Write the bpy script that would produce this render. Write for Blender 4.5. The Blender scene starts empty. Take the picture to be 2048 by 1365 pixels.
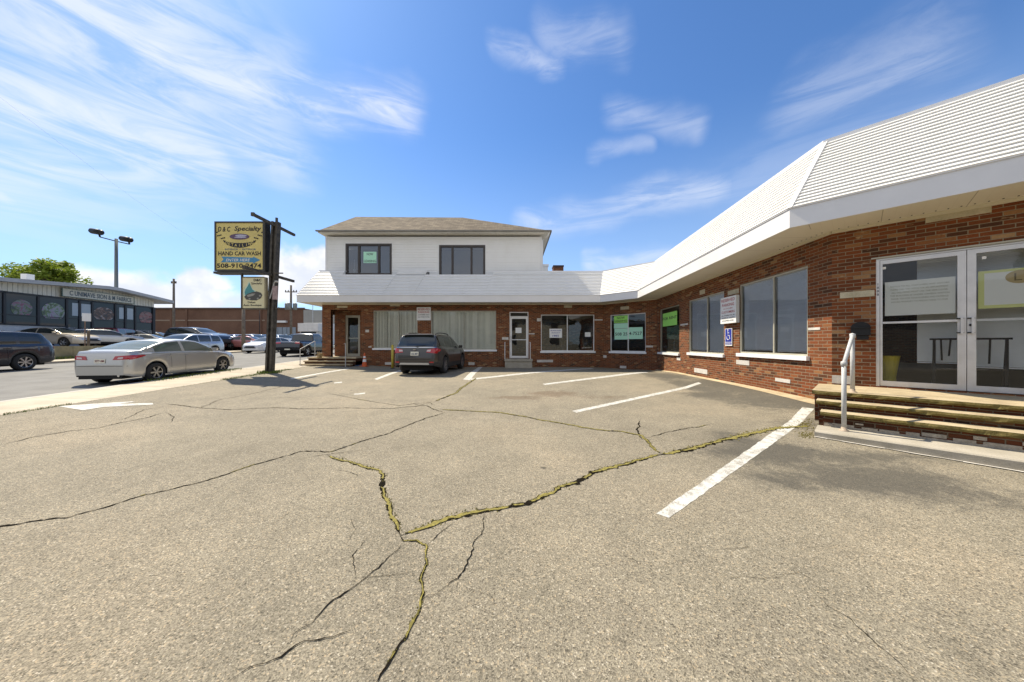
import bpy, math, random
from mathutils import Vector, Matrix
from mathutils.bvhtree import BVHTree
R = math.radians
random.seed(7)
sc = bpy.context.scene
COL = sc.collection

# ------------------------------------------------------------------ camera
H, F, CX, CY = 1.22, 650.0, 1024.0, 688.0
cam = bpy.data.cameras.new('camera')
cam.sensor_width = 36.0
cam.lens = F / 2048 * 36
cam.shift_y = (CY - 682.5) / 2048
cam.clip_start = 0.05
cam.clip_end = 4000
camo = bpy.data.objects.new('camera', cam)
COL.objects.link(camo)
camo.location = (0, 0, H)
camo.rotation_euler = (R(90), 0, 0)
sc.camera = camo

# ------------------------------------------------------------------ light
SUN = Vector((-0.445, 0.409, 0.797)).normalized()      # towards the sun
sl = bpy.data.lights.new('sun', 'SUN')
sl.energy = 5.2
sl.angle = R(0.53)
sl.color = (1.0, 0.90, 0.72)
so = bpy.data.objects.new('sun', sl)
COL.objects.link(so)
so.rotation_euler = (-SUN).to_track_quat('-Z', 'Y').to_euler()
so.location = (0, 0, 30)

sc.view_settings.view_transform = 'Standard'
sc.view_settings.look = 'None'
sc.view_settings.exposure = 0.60
sc.view_settings.gamma = 1
sc.view_settings.use_curve_mapping = False
sc.render.engine = 'CYCLES'
sc.cycles.max_bounces = 6
sc.cycles.transparent_max_bounces = 12
sc.cycles.use_denoising = True
sc.cycles.caustics_reflective = False
sc.cycles.caustics_refractive = False
sc.cycles.sample_clamp_indirect = 6

world = bpy.data.worlds.new('World')
sc.world = world
world.use_nodes = True
wt = world.node_tree
wt.nodes.clear()


class NT:
    """tiny helper for building node trees"""
    def __init__(s, t): s.t = t
    def n(s, kind, **kw):
        nd = s.t.nodes.new(kind)
        for k, v in kw.items(): setattr(nd, k, v)
        return nd
    def l(s, a, b): s.t.links.new(a, b)
    def put(s, sock, v):
        if isinstance(v, bpy.types.NodeSocket): s.l(v, sock)
        elif v is not None: sock.default_value = v
    def m(s, op, a, b=None, c=None, clamp=False):
        nd = s.n('ShaderNodeMath', operation=op, use_clamp=clamp)
        s.put(nd.inputs[0], a)
        if b is not None: s.put(nd.inputs[1], b)
        if c is not None: s.put(nd.inputs[2], c)
        return nd.outputs[0]
    def mix(s, f, a, b, mode='MIX'):
        nd = s.n('ShaderNodeMix', data_type='RGBA', blend_type=mode)
        s.put(nd.inputs[0], f)
        s.put(nd.inputs[6], rgba(a)); s.put(nd.inputs[7], rgba(b))
        return nd.outputs[2]
    def noise(s, vec, scale, detail=4, rough=0.55, dist=0.0):
        nd = s.n('ShaderNodeTexNoise')
        if vec is not None: s.l(vec, nd.inputs['Vector'])
        nd.inputs['Scale'].default_value = scale
        nd.inputs['Detail'].default_value = detail
        nd.inputs['Roughness'].default_value = rough
        nd.inputs['Distortion'].default_value = dist
        return nd.outputs['Fac']
    def ramp(s, fac, stops, interp='LINEAR'):
        nd = s.n('ShaderNodeValToRGB')
        cr = nd.color_ramp
        cr.interpolation = interp
        while len(cr.elements) < len(stops): cr.elements.new(0.5)
        for e, (p, c) in zip(cr.elements, stops):
            e.position = p
            e.color = rgba(c) if not isinstance(c, float) else (c, c, c, 1)
        s.l(fac, nd.inputs[0])
        return nd.outputs[0]
    def mapr(s, v, a, b, c=0.0, d=1.0, smooth=True):
        nd = s.n('ShaderNodeMapRange', interpolation_type='SMOOTHSTEP' if smooth else 'LINEAR')
        s.put(nd.inputs[0], v)
        for i, q in enumerate((a, b, c, d)): s.put(nd.inputs[1 + i], q)
        return nd.outputs[0]


def rgba(c):
    if isinstance(c, (tuple, list)) and len(c) == 3: return (c[0], c[1], c[2], 1)
    return c


def px_dir(px, py):
    v = Vector(((px - CX) / F, 1.0, -(py - CY) / F)).normalized()
    return math.atan2(v.x, v.y), math.asin(v.z)


w = NT(wt)
sky = w.n('ShaderNodeTexSky', sky_type='NISHITA')
sky.sun_disc = False
sky.sun_elevation = math.asin(SUN.z)
sky.sun_rotation = math.atan2(SUN.x, SUN.y)
sky.altitude = 0
sky.air_density = 1.0
sky.dust_density = 0.35
sky.ozone_density = 3.0
tc = w.n('ShaderNodeTexCoord')
sep = w.n('ShaderNodeSeparateXYZ')
w.l(tc.outputs['Generated'], sep.inputs[0])
az = w.m('ARCTAN2', sep.outputs[0], sep.outputs[1])
el = w.m('ARCSINE', sep.outputs[2])
comb = w.n('ShaderNodeCombineXYZ')
w.l(az, comb.inputs[0]); w.l(el, comb.inputs[1])
AE = comb.outputs[0]
nz = w.n('ShaderNodeTexNoise'); w.l(AE, nz.inputs['Vector'])
nz.inputs['Scale'].default_value = 3.2; nz.inputs['Detail'].default_value = 5
nsep = w.n('ShaderNodeSeparateColor'); w.l(nz.outputs['Color'], nsep.inputs[0])
azd = w.m('ADD', az, w.m('MULTIPLY', w.m('SUBTRACT', nsep.outputs[0], 0.5), 0.22))
eld = w.m('ADD', el, w.m('MULTIPLY', w.m('SUBTRACT', nsep.outputs[1], 0.5), 0.16))
# streaky fibre noise for the cirrus
mp = w.n('ShaderNodeMapping'); w.l(AE, mp.inputs[0])
mp.inputs['Rotation'].default_value = (0, 0, R(16)); mp.inputs['Scale'].default_value = (1.6, 8.5, 1)
fib = w.noise(mp.outputs[0], 2.2, 7, 0.62, 0.9)
fibm = w.mapr(fib, 0.30, 0.72)


def capsule(p, q, r, dens, azs=azd, els=eld):
    a1, e1 = px_dir(*p); a2, e2 = px_dir(*q)
    r = r / F
    dx, dy = a2 - a1, e2 - e1
    L2 = dx * dx + dy * dy + 1e-9
    ux = w.m('SUBTRACT', azs, a1); uy = w.m('SUBTRACT', els, e1)
    t = w.m('DIVIDE', w.m('ADD', w.m('MULTIPLY', ux, dx), w.m('MULTIPLY', uy, dy)), L2, clamp=True)
    rx = w.m('SUBTRACT', ux, w.m('MULTIPLY', t, dx)); ry = w.m('SUBTRACT', uy, w.m('MULTIPLY', t, dy))
    d = w.m('SQRT', w.m('ADD', w.m('MULTIPLY', rx, rx), w.m('MULTIPLY', ry, ry)))
    return w.mapr(d, 0.0, r, dens, 0.0)


cir = None
for p, q, r, dn in [((180, 0), (330, 120), 190, 1.0), ((300, 110), (520, 190), 110, .95), ((470, 180), (800, 205), 62, 1.0),
                    ((-200, 190), (330, 240), 150, 1.0), ((300, 220), (560, 320), 85, .7), ((0, 300), (400, 320), 70, .95),
                    ((-400, 60), (100, 60), 160, .5),
                    ((985, 116), (1110, 118), 26, .5), ((1230, 225), (1400, 240), 38, .38), ((1180, 300), (1280, 292), 22, .34),
                    ((1060, 450), (1420, 370), 48, .6), ((1400, 375), (1900, 240), 60, .22), ((1650, 200), (1820, 130), 70, .35),
                    ((1090, 60), (1250, 70), 40, .35), ((1180, 525), (1320, 520), 26, .6), ((-30, 372), (12, 374), 16, .8),
                    ((330, 385), (470, 390), 30, .35)]:
    c = capsule(p, q, r, dn)
    cir = c if cir is None else w.m('MAXIMUM', cir, c)
cirf = w.m('MULTIPLY', cir, w.mapr(fib, 0.34, 0.64, 0.22, 1.05), clamp=True)
# low cumulus near the horizon
nz2 = w.n('ShaderNodeTexNoise'); w.l(AE, nz2.inputs['Vector'])
nz2.inputs['Scale'].default_value = 14; nz2.inputs['Detail'].default_value = 6
ns2 = w.n('ShaderNodeSeparateColor'); w.l(nz2.outputs['Color'], ns2.inputs[0])
azc = w.m('ADD', az, w.m('MULTIPLY', w.m('SUBTRACT', ns2.outputs[0], 0.5), 0.11))
elc = w.m('ADD', el, w.m('MULTIPLY', w.m('SUBTRACT', ns2.outputs[1], 0.5), 0.085))
cum = None
for p, q, r, dn in [((165, 592), (420, 592), 52, 1.6), ((360, 562), (400, 556), 26, 1.3), ((575, 540), (640, 530), 52, 1.9),
                    ((560, 575), (660, 570), 50, 1.5), ((1500, 560), (2600, 560), 60, 1.2), ((-700, 560), (-200, 540), 70, 1.2), ((440, 600), (560, 598), 26, .9)]:
    c = capsule(p, q, r, dn, azc, elc)
    cum = c if cum is None else w.m('MAXIMUM', cum, c)
cumf = w.mapr(cum, 0.25, 1.15, 0, .92)
haze = w.mapr(el, 0.0, 0.60, 0.45, 0.0)
skyc = w.mix(haze, w.mix(1.0, sky.outputs[0], (0.66, 0.93, 1.20), 'MULTIPLY'), (4.9, 6.1, 7.6))
skyc = w.mix(w.m('MULTIPLY', cirf, 0.75), skyc, (6.6, 6.9, 7.6))
skyc = w.mix(cumf, skyc, w.mix(w.mapr(ns2.outputs[2], .35, .65), (6.0, 6.2, 7.0), (8.2, 8.0, 7.8)))
# unseen bright cloud cover, added behind the photographer to lift the shaded walls
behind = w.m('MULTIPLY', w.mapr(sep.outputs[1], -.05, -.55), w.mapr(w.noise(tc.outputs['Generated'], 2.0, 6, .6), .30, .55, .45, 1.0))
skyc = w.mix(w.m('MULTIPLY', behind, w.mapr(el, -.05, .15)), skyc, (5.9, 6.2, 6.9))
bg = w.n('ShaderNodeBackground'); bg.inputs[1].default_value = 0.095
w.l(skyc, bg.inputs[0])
wo = w.n('ShaderNodeOutputWorld'); w.l(bg.outputs[0], wo.inputs[0])

# ------------------------------------------------------------------ materials
MATS = {}


def mat(name, col, rough=0.6, metal=0.0, var=0.0, vscale=3.0, bump=0.0, bscale=40.0, spec=0.5, coat=0.0, flake=0.0, emit=None):
    if name in MATS: return MATS[name]
    m = bpy.data.materials.new(name); m.use_nodes = True
    t = NT(m.node_tree); b = m.node_tree.nodes['Principled BSDF']
    b.inputs['Roughness'].default_value = rough
    b.inputs['Metallic'].default_value = metal
    b.inputs['Specular IOR Level'].default_value = spec
    if coat: b.inputs['Coat Weight'].default_value = coat; b.inputs['Coat Roughness'].default_value = 0.04
    b.inputs['Base Color'].default_value = rgba(col)
    if var or bump:
        tcn = t.n('ShaderNodeTexCoord')
    if var:
        f = t.noise(tcn.outputs['Object'], vscale, 6, 0.62)
        lo = tuple(c * (1 - var) for c in col); hi = tuple(min(1, c * (1 + var)) for c in col)
        t.l(t.ramp(f, [(0.3, lo), (0.7, hi)]), b.inputs['Base Color'])
        t.l(t.m('ADD', t.m('MULTIPLY', t.m('SUBTRACT', f, .5), .35), rough, clamp=True), b.inputs['Roughness'])
    if bump:
        f2 = t.noise(tcn.outputs['Object'], bscale, 4, 0.6)
        bn = t.n('ShaderNodeBump'); bn.inputs['Strength'].default_value = bump; bn.inputs['Distance'].default_value = 0.01
        t.l(f2, bn.inputs['Height']); t.l(bn.outputs[0], b.inputs['Normal'])
    if emit:
        b.inputs['Emission Color'].default_value = rgba(emit[0]); b.inputs['Emission Strength'].default_value = emit[1]
    MATS[name] = m
    return m


def brick_mat(name='brick', dark=1.0, sand=0.0):
    if name in MATS: return MATS[name]
    m = bpy.data.materials.new(name); m.use_nodes = True
    t = NT(m.node_tree); b = m.node_tree.nodes['Principled BSDF']
    uv = t.n('ShaderNodeTexCoord').outputs['UV']
    wob = t.n('ShaderNodeTexNoise'); t.l(uv, wob.inputs['Vector']); wob.inputs['Scale'].default_value = 9
    va = t.n('ShaderNodeVectorMath', operation='MULTIPLY_ADD')
    t.l(wob.outputs['Color'], va.inputs[0]); va.inputs[1].default_value = (.006, .004, 0); t.l(uv, va.inputs[2])
    br = t.n('ShaderNodeTexBrick')
    t.l(va.outputs[0], br.inputs['Vector'])
    br.offset = 0.5
    br.inputs['Color1'].default_value = (0, 0, 0, 1); br.inputs['Color2'].default_value = (1, 1, 1, 1)
    br.inputs['Mortar'].default_value = (.5, .5, .5, 1)
    br.inputs['Scale'].default_value = 1.0
    br.inputs['Brick Width'].default_value = 0.21; br.inputs['Row Height'].default_value = 0.0675
    br.inputs['Mortar Size'].default_value = 0.0065; br.inputs['Mortar Smooth'].default_value = 0.25
    rnd = t.ramp(br.outputs['Color'], [(0.0, (.075, .042, .032)), (.08, (.120, .050, .028)), (.28, (.185, .062, .030)), (.5, (.245, .078, .032)),
                                       (.72, (.205, .072, .034)), (.88, (.27, .100, .045)), (.95, (.33, .17, .09)), (1.0, (.42, .29, .19))])
    # whitewashed and worn patches
    wn = t.noise(uv, 7.5, 5, 0.65, .4)
    ws = t.n('ShaderNodeMapping'); t.l(uv, ws.inputs[0]); ws.inputs['Scale'].default_value = (4.5, 13, 1)
    wn2 = t.noise(ws.outputs[0], 1.0, 3, .6)
    worn = t.m('MULTIPLY', t.mapr(wn, .56, .68), t.mapr(wn2, .50, .62), clamp=True)
    c = t.mix(t.m('MULTIPLY', worn, .70), rnd, (.58, .44, .33))
    fine = t.noise(uv, 55, 4, .7)
    c = t.mix(.45, c, t.ramp(fine, [(0.25, .35), (.75, 1.35)]), 'MULTIPLY')
    c = t.mix(1.0, c, (.92, .82, .62), 'MULTIPLY')
    mort = t.mix(t.noise(uv, 18, 3), (.20, .155, .10), (.34, .275, .19))
    c = t.mix(br.outputs['Fac'], c, mort)
    big = t.noise(uv, .9, 3)
    c = t.mix(.35, c, t.ramp(big, [(0.3, .7), (.7, 1.12)]), 'MULTIPLY')
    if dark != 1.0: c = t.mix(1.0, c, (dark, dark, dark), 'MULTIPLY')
    t.l(c, b.inputs['Base Color']); b.inputs['Roughness'].default_value = .9
    b.inputs['Specular IOR Level'].default_value = .25
    bn = t.n('ShaderNodeBump'); bn.inputs['Strength'].default_value = .8; bn.inputs['Distance'].default_value = 0.008
    h = t.m('SUBTRACT', t.m('MULTIPLY', fine, .35), br.outputs['Fac'])
    t.l(h, bn.inputs['Height']); t.l(bn.outputs[0], b.inputs['Normal'])
    MATS[name] = m
    return m


def glass_mat(name='window_glass', tint=(.80, .86, .84), refl=1.0, dirt=.04):
    if name in MATS: return MATS[name]
    m = bpy.data.materials.new(name); m.use_nodes = True
    t = NT(m.node_tree); m.node_tree.nodes.remove(m.node_tree.nodes['Principled BSDF'])
    out = [n for n in m.node_tree.nodes if n.type == 'OUTPUT_MATERIAL'][0]
    tr = t.n('ShaderNodeBsdfTransparent'); tr.inputs[0].default_value = rgba(tint)
    gl = t.n('ShaderNodeBsdfGlossy'); gl.inputs['Roughness'].default_value = 0.015
    df = t.n('ShaderNodeBsdfDiffuse'); df.inputs[0].default_value = (.5, .5, .45, 1)
    fr = t.n('ShaderNodeFresnel'); fr.inputs[0].default_value = 1.55
    geo = t.n('ShaderNodeTexCoord')
    wv = t.noise(geo.outputs['Object'], 1.3, 2)
    bn = t.n('ShaderNodeBump'); bn.inputs['Strength'].default_value = .05; bn.inputs['Distance'].default_value = .05
    t.l(wv, bn.inputs['Height']); t.l(bn.outputs[0], gl.inputs['Normal'])
    f = t.m('MULTIPLY', t.m('ADD', fr.outputs[0], .03), 1.25 * refl, clamp=True)
    mx = t.n('ShaderNodeMixShader'); t.l(f, mx.inputs[0]); t.l(tr.outputs[0], mx.inputs[1]); t.l(gl.outputs[0], mx.inputs[2])
    m2 = t.n('ShaderNodeMixShader')
    t.l(t.m('MULTIPLY', t.noise(geo.outputs['Object'], 2.5, 5, .7), dirt * 2), m2.inputs[0])
    t.l(mx.outputs[0], m2.inputs[1]); t.l(df.outputs[0], m2.inputs[2])
    t.l(m2.outputs[0], out.inputs[0])
    MATS[name] = m
    return m


def asphalt_mat():
    m = bpy.data.materials.new('lot_asphalt'); m.use_nodes = True
    t = NT(m.node_tree); b = m.node_tree.nodes['Principled BSDF']
    P = t.n('ShaderNodeTexCoord').outputs['Object']
    vo = t.n('ShaderNodeTexVoronoi'); t.l(P, vo.inputs['Vector']); vo.inputs['Scale'].default_value = 128
    vs = t.n('ShaderNodeSeparateColor'); t.l(vo.outputs['Color'], vs.inputs[0])
    v2 = t.n('ShaderNodeTexVoronoi'); t.l(P, v2.inputs['Vector']); v2.inputs['Scale'].default_value = 210
    vs2 = t.n('ShaderNodeSeparateColor'); t.l(v2.outputs['Color'], vs2.inputs[0])
    stone = t.ramp(vs.outputs[0], [(0.0, (.060, .054, .042)), (.20, (.140, .126, .096)), (.5, (.240, .216, .165)), (.75, (.315, .284, .220)),
                                   (.9, (.38, .31, .215)), (1.0, (.47, .44, .375))])
    sand = t.ramp(vs2.outputs[1], [(0, (.095, .085, .066)), (1, (.32, .29, .23))])
    c = t.mix(t.mapr(vs.outputs[1], .35, .65), stone, sand)
    c = t.mix(.10, c, (.205, .186, .150))
    # patchy ageing
    n1 = t.noise(P, .35, 5, .6); n2 = t.noise(P, 2.2, 6, .65); n3 = t.noise(P, 14, 4, .7)
    c = t.mix(.85, c, t.ramp(n1, [(0.3, .78), (.7, 1.17)]), 'MULTIPLY')
    blot = t.noise(P, 1.1, 7, .72, 1.5)
    c = t.mix(t.mapr(blot, .60, .74, 0, .30), c, (.085, .078, .066))
    c = t.mix(t.mapr(t.noise(P, .8, 6, .7, 2.0), .62, .78, 0, .30), c, (.36, .33, .27))
    c = t.mix(.7, c, t.ramp(n2, [(0.25, .78), (.75, 1.17)]), 'MULTIPLY')
    c = t.mix(.6, c, t.ramp(n3, [(0.25, .80), (.75, 1.2)]), 'MULTIPLY')
    c = t.mix(t.mapr(n1, .45, .7, 0, .25), c, t.mix(1.0, c, (1.10, .98, .88), 'MULTIPLY'))
    at = t.n('ShaderNodeAttribute', attribute_name='stain'); sp = t.n('ShaderNodeSeparateColor'); t.l(at.outputs['Color'], sp.inputs[0])
    sn = t.mapr(t.m('ADD', t.m('ADD', t.m('MULTIPLY', t.noise(P, 2.1, 6, .7, 1.2), 1.0), t.m('MULTIPLY', t.noise(P, 13, 4, .7, .5), .55)), t.m('SUBTRACT', sp.outputs[0], 1.17)), 0.0, .46)
    c = t.mix(t.m('MULTIPLY', sn, .72), c, (.055, .053, .048))
    sb = t.mapr(t.m('ADD', t.m('MULTIPLY', t.noise(P, 3.1, 6, .7, .6), 1.3), t.m('SUBTRACT', sp.outputs[1], 1.05)), 0.0, .45)
    c = t.mix(t.m('MULTIPLY', sb, .5), c, (.10, .062, .038))
    # small tar spots and chewing gum
    v3 = t.n('ShaderNodeTexVoronoi'); t.l(P, v3.inputs['Vector']); v3.inputs['Scale'].default_value = 1.15
    dd = t.m('ADD', v3.outputs['Distance'], t.m('MULTIPLY', t.noise(P, 30, 3), .05))
    c = t.mix(t.mapr(dd, .048, .075, .7, 0.0), c, (.03, .03, .028))
    fres = t.n('ShaderNodeNewGeometry')
    c = t.mix(1.0, c, (1.04, 1.015, .955), 'MULTIPLY')
    t.l(c, b.inputs['Base Color']); b.inputs['Roughness'].default_value = .88
    b.inputs['Specular IOR Level'].default_value = .3
    bn = t.n('ShaderNodeBump'); bn.inputs['Strength'].default_value = .55; bn.inputs['Distance'].default_value = .006
    t.l(t.m('ADD', vo.outputs['Distance'], t.m('MULTIPLY', n3, .6)), bn.inputs['Height']); t.l(bn.outputs[0], b.inputs['Normal'])
    return m


def ground_mat(name, lo, hi, sc1=1.5, speck=60, joints=None, bump=.3):
    m = bpy.data.materials.new(name); m.use_nodes = True
    t = NT(m.node_tree); b = m.node_tree.nodes['Principled BSDF']
    P = t.n('ShaderNodeTexCoord').outputs['Object']
    n1 = t.noise(P, sc1, 6, .65); n2 = t.noise(P, speck, 3, .7); n3 = t.noise(P, .22, 4, .6)
    c = t.ramp(n1, [(0.3, lo), (.7, hi)])
    c = t.mix(.6, c, t.ramp(n2, [(0.2, .7), (.8, 1.3)]), 'MULTIPLY')
    c = t.mix(.6, c, t.ramp(n3, [(0.3, .8), (.7, 1.15)]), 'MULTIPLY')
    if joints:
        spx = t.n('ShaderNodeSeparateXYZ'); t.l(P, spx.inputs[0])
        fr = t.m('FRACT', t.m('DIVIDE', spx.outputs[1], joints))
        j = t.m('LESS_THAN', fr, .012)
        c = t.mix(t.m('MULTIPLY', j, .7), c, (.06, .055, .045))
    t.l(c, b.inputs['Base Color']); b.inputs['Roughness'].default_value = .9; b.inputs['Specular IOR Level'].default_value = .3
    bn = t.n('ShaderNodeBump'); bn.inputs['Strength'].default_value = bump; bn.inputs['Distance'].default_value = .01
    t.l(n2, bn.inputs['Height']); t.l(bn.outputs[0], b.inputs['Normal'])
    return m


def shingle_mat():
    m = bpy.data.materials.new('roof_shingle'); m.use_nodes = True
    t = NT(m.node_tree); b = m.node_tree.nodes['Principled BSDF']
    P = t.n('ShaderNodeTexCoord').outputs['UV']
    br = t.n('ShaderNodeTexBrick'); t.l(P, br.inputs['Vector']); br.inputs['Scale'].default_value = 1
    br.inputs['Brick Width'].default_value = .30; br.inputs['Row Height'].default_value = .14
    br.inputs['Mortar Size'].default_value = .008; br.inputs['Color1'].default_value = (0, 0, 0, 1); br.inputs['Color2'].default_value = (1, 1, 1, 1)
    c = t.ramp(br.outputs['Color'], [(0, (.105, .080, .052)), (.5, (.155, .120, .080)), (1, (.215, .17, .115))])
    c = t.mix(br.outputs['Fac'], c, (.05, .04, .03))
    c = t.mix(.6, c, t.ramp(t.noise(P, 3, 5, .7), [(.3, .65), (.7, 1.3)]), 'MULTIPLY')
    t.l(c, b.inputs['Base Color']); b.inputs['Roughness'].default_value = .95
    return m


def paint_mat():
    """worn white road paint: holes of asphalt show through"""
    m = bpy.data.materials.new('line_paint'); m.use_nodes = True
    t = NT(m.node_tree); b = m.node_tree.nodes['Principled BSDF']
    P = t.n('ShaderNodeTexCoord').outputs['Object']
    n = t.noise(P, 9, 6, .75); n2 = t.noise(P, 90, 3, .7)
    f = t.mapr(t.m('ADD', t.m('MULTIPLY', n, .55), t.m('MULTIPLY', n2, .45)), .43, .51)
    c = t.mix(f, (.27, .25, .21), t.ramp(n, [(.3, (.45, .44, .40)), (.7, (.58, .57, .53))]))
    t.l(c, b.inputs['Base Color']); b.inputs['Roughness'].default_value = .8
    return m


def siding_mat(name='white_siding', col=(.80, .79, .76)):
    m = bpy.data.materials.new(name); m.use_nodes = True
    t = NT(m.node_tree); b = m.node_tree.nodes['Principled BSDF']
    P = t.n('ShaderNodeTexCoord').outputs['Object']
    mp = t.n('ShaderNodeMapping'); t.l(P, mp.inputs[0]); mp.inputs['Scale'].default_value = (1, 1, .35)
    n = t.noise(mp.outputs[0], 1.7, 6, .65); n2 = t.noise(P, 7, 5, .7)
    c = t.mix(t.mapr(n, .42, .78, 0, .38), col, tuple(q * f for q, f in zip(col, (.86, .85, .81))))
    c = t.mix(t.mapr(n2, .6, .8, 0, .16), c, (.50, .50, .45))
    t.l(c, b.inputs['Base Color']); b.inputs['Roughness'].default_value = .42; b.inputs['Specular IOR Level'].default_value = .4
    return m


M_BRICK = brick_mat()
M_GLASS = glass_mat('window_glass', (.97, .98, .96), .55, .03)
M_GLASS_A = glass_mat('reflective_glass', (.98, .99, .99), .9, .03)
M_GLASS_E = glass_mat('door_glass', (.96, .98, .98), .55, .02)
M_GLASS_UP = glass_mat('upper_glass', (.45, .52, .58), 1.9, .01)
M_GLASS_DARK = glass_mat('tinted_glass', (.94, .96, .96), .85, .02)
M_ASPH = asphalt_mat()
M_ROAD = ground_mat('road_asphalt', (.15, .145, .135), (.215, .21, .195), 1.2, 70)
M_WALK = ground_mat('sidewalk_concrete', (.36, .31, .235), (.50, .44, .345), 1.6, 60, 1.8)
M_KERB = ground_mat('kerb_granite', (.38, .36, .32), (.50, .47, .42), 3, 90)
M_LOT2 = ground_mat('far_asphalt', (.13, .125, .115), (.19, .18, .165), .7, 50)
M_EARTH = ground_mat('earth', (.10, .095, .06), (.16, .15, .10), .05, 3)
M_CONC = ground_mat('step_concrete', (.30, .27, .21), (.44, .40, .33), 2.2, 70)
M_STONE = ground_mat('sandstone', (.33, .26, .16), (.52, .43, .28), 3.0, 45, None, .7)
M_MOSSY = ground_mat('mossy_edge', (.085, .065, .014), (.21, .17, .06), 11.0, 38, None, 1.0)
M_BUFF = ground_mat('buff_stone', (.42, .37, .25), (.60, .54, .40), 6.0, 50)
M_WHITESTONE = ground_mat('white_stone', (.50, .47, .42), (.68, .65, .60), 6.0, 50)
M_SHINGLE = shingle_mat()
M_PAINT = paint_mat()
M_SIDING = siding_mat()
M_TRIM = mat('white_trim', (.76, .75, .73), .4, var=.04, vscale=2)
M_FASCIA = mat('fascia_metal', (.74, .73, .72), .38, var=.05, vscale=1.2)
M_SILL = mat('sill_paint', (.80, .80, .80), .55, var=.08, vscale=8, bump=.2, bscale=30)
M_ALU = mat('aluminium', (.66, .65, .64), .38, .55, var=.08, vscale=6)
M_ALU_TAN = mat('frame_tan', (.44, .42, .34), .45, .15, var=.08, vscale=5)
M_BROWN = mat('bronze_frame', (.055, .045, .038), .45, .2, var=.1)
M_BLACK = mat('black_paint', (.013, .013, .014), .5, spec=.3)
M_DARK = mat('dark_inside', (.03, .03, .03), .9)
M_ROOM = mat('room_wall', (.16, .15, .12), .9, var=.15, vscale=1)
M_BLIND = mat('blind_fabric', (.93, .93, .82), .7, var=.05, vscale=3)
M_BLINDH = mat('blind_slat', (.93, .94, .93), .5, var=.05, vscale=3)
M_PAPER = mat('white_paper', (.78, .78, .76), .8, var=.04)
M_MINT = mat('mint_paper', (.46, .80, .60), .8)
M_GREEN = mat('green_poster', (.36, .78, .16), .8, var=.05)
M_RED = mat('sign_red', (.42, .05, .045), .6)
M_INK = mat('ink', (.02, .02, .025), .7)
M_BLUE = mat('sign_blue', (.02, .035, .30), .5)
M_GREYPAINT = mat('rail_paint', (.47, .47, .46), .5, var=.12, vscale=14, bump=.15)
M_CRACK = mat('crack_shade', (.014, .012, .009), 1.0, spec=.0, var=.3, vscale=20)  # dark colour stands for the shade down inside the cracks
M_MOSS = mat('moss_green', (.195, .165, .038), .95, var=.6, vscale=45)
M_GRASS = mat('grass_green', (.13, .17, .03), .9, var=.4, vscale=5)


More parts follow.
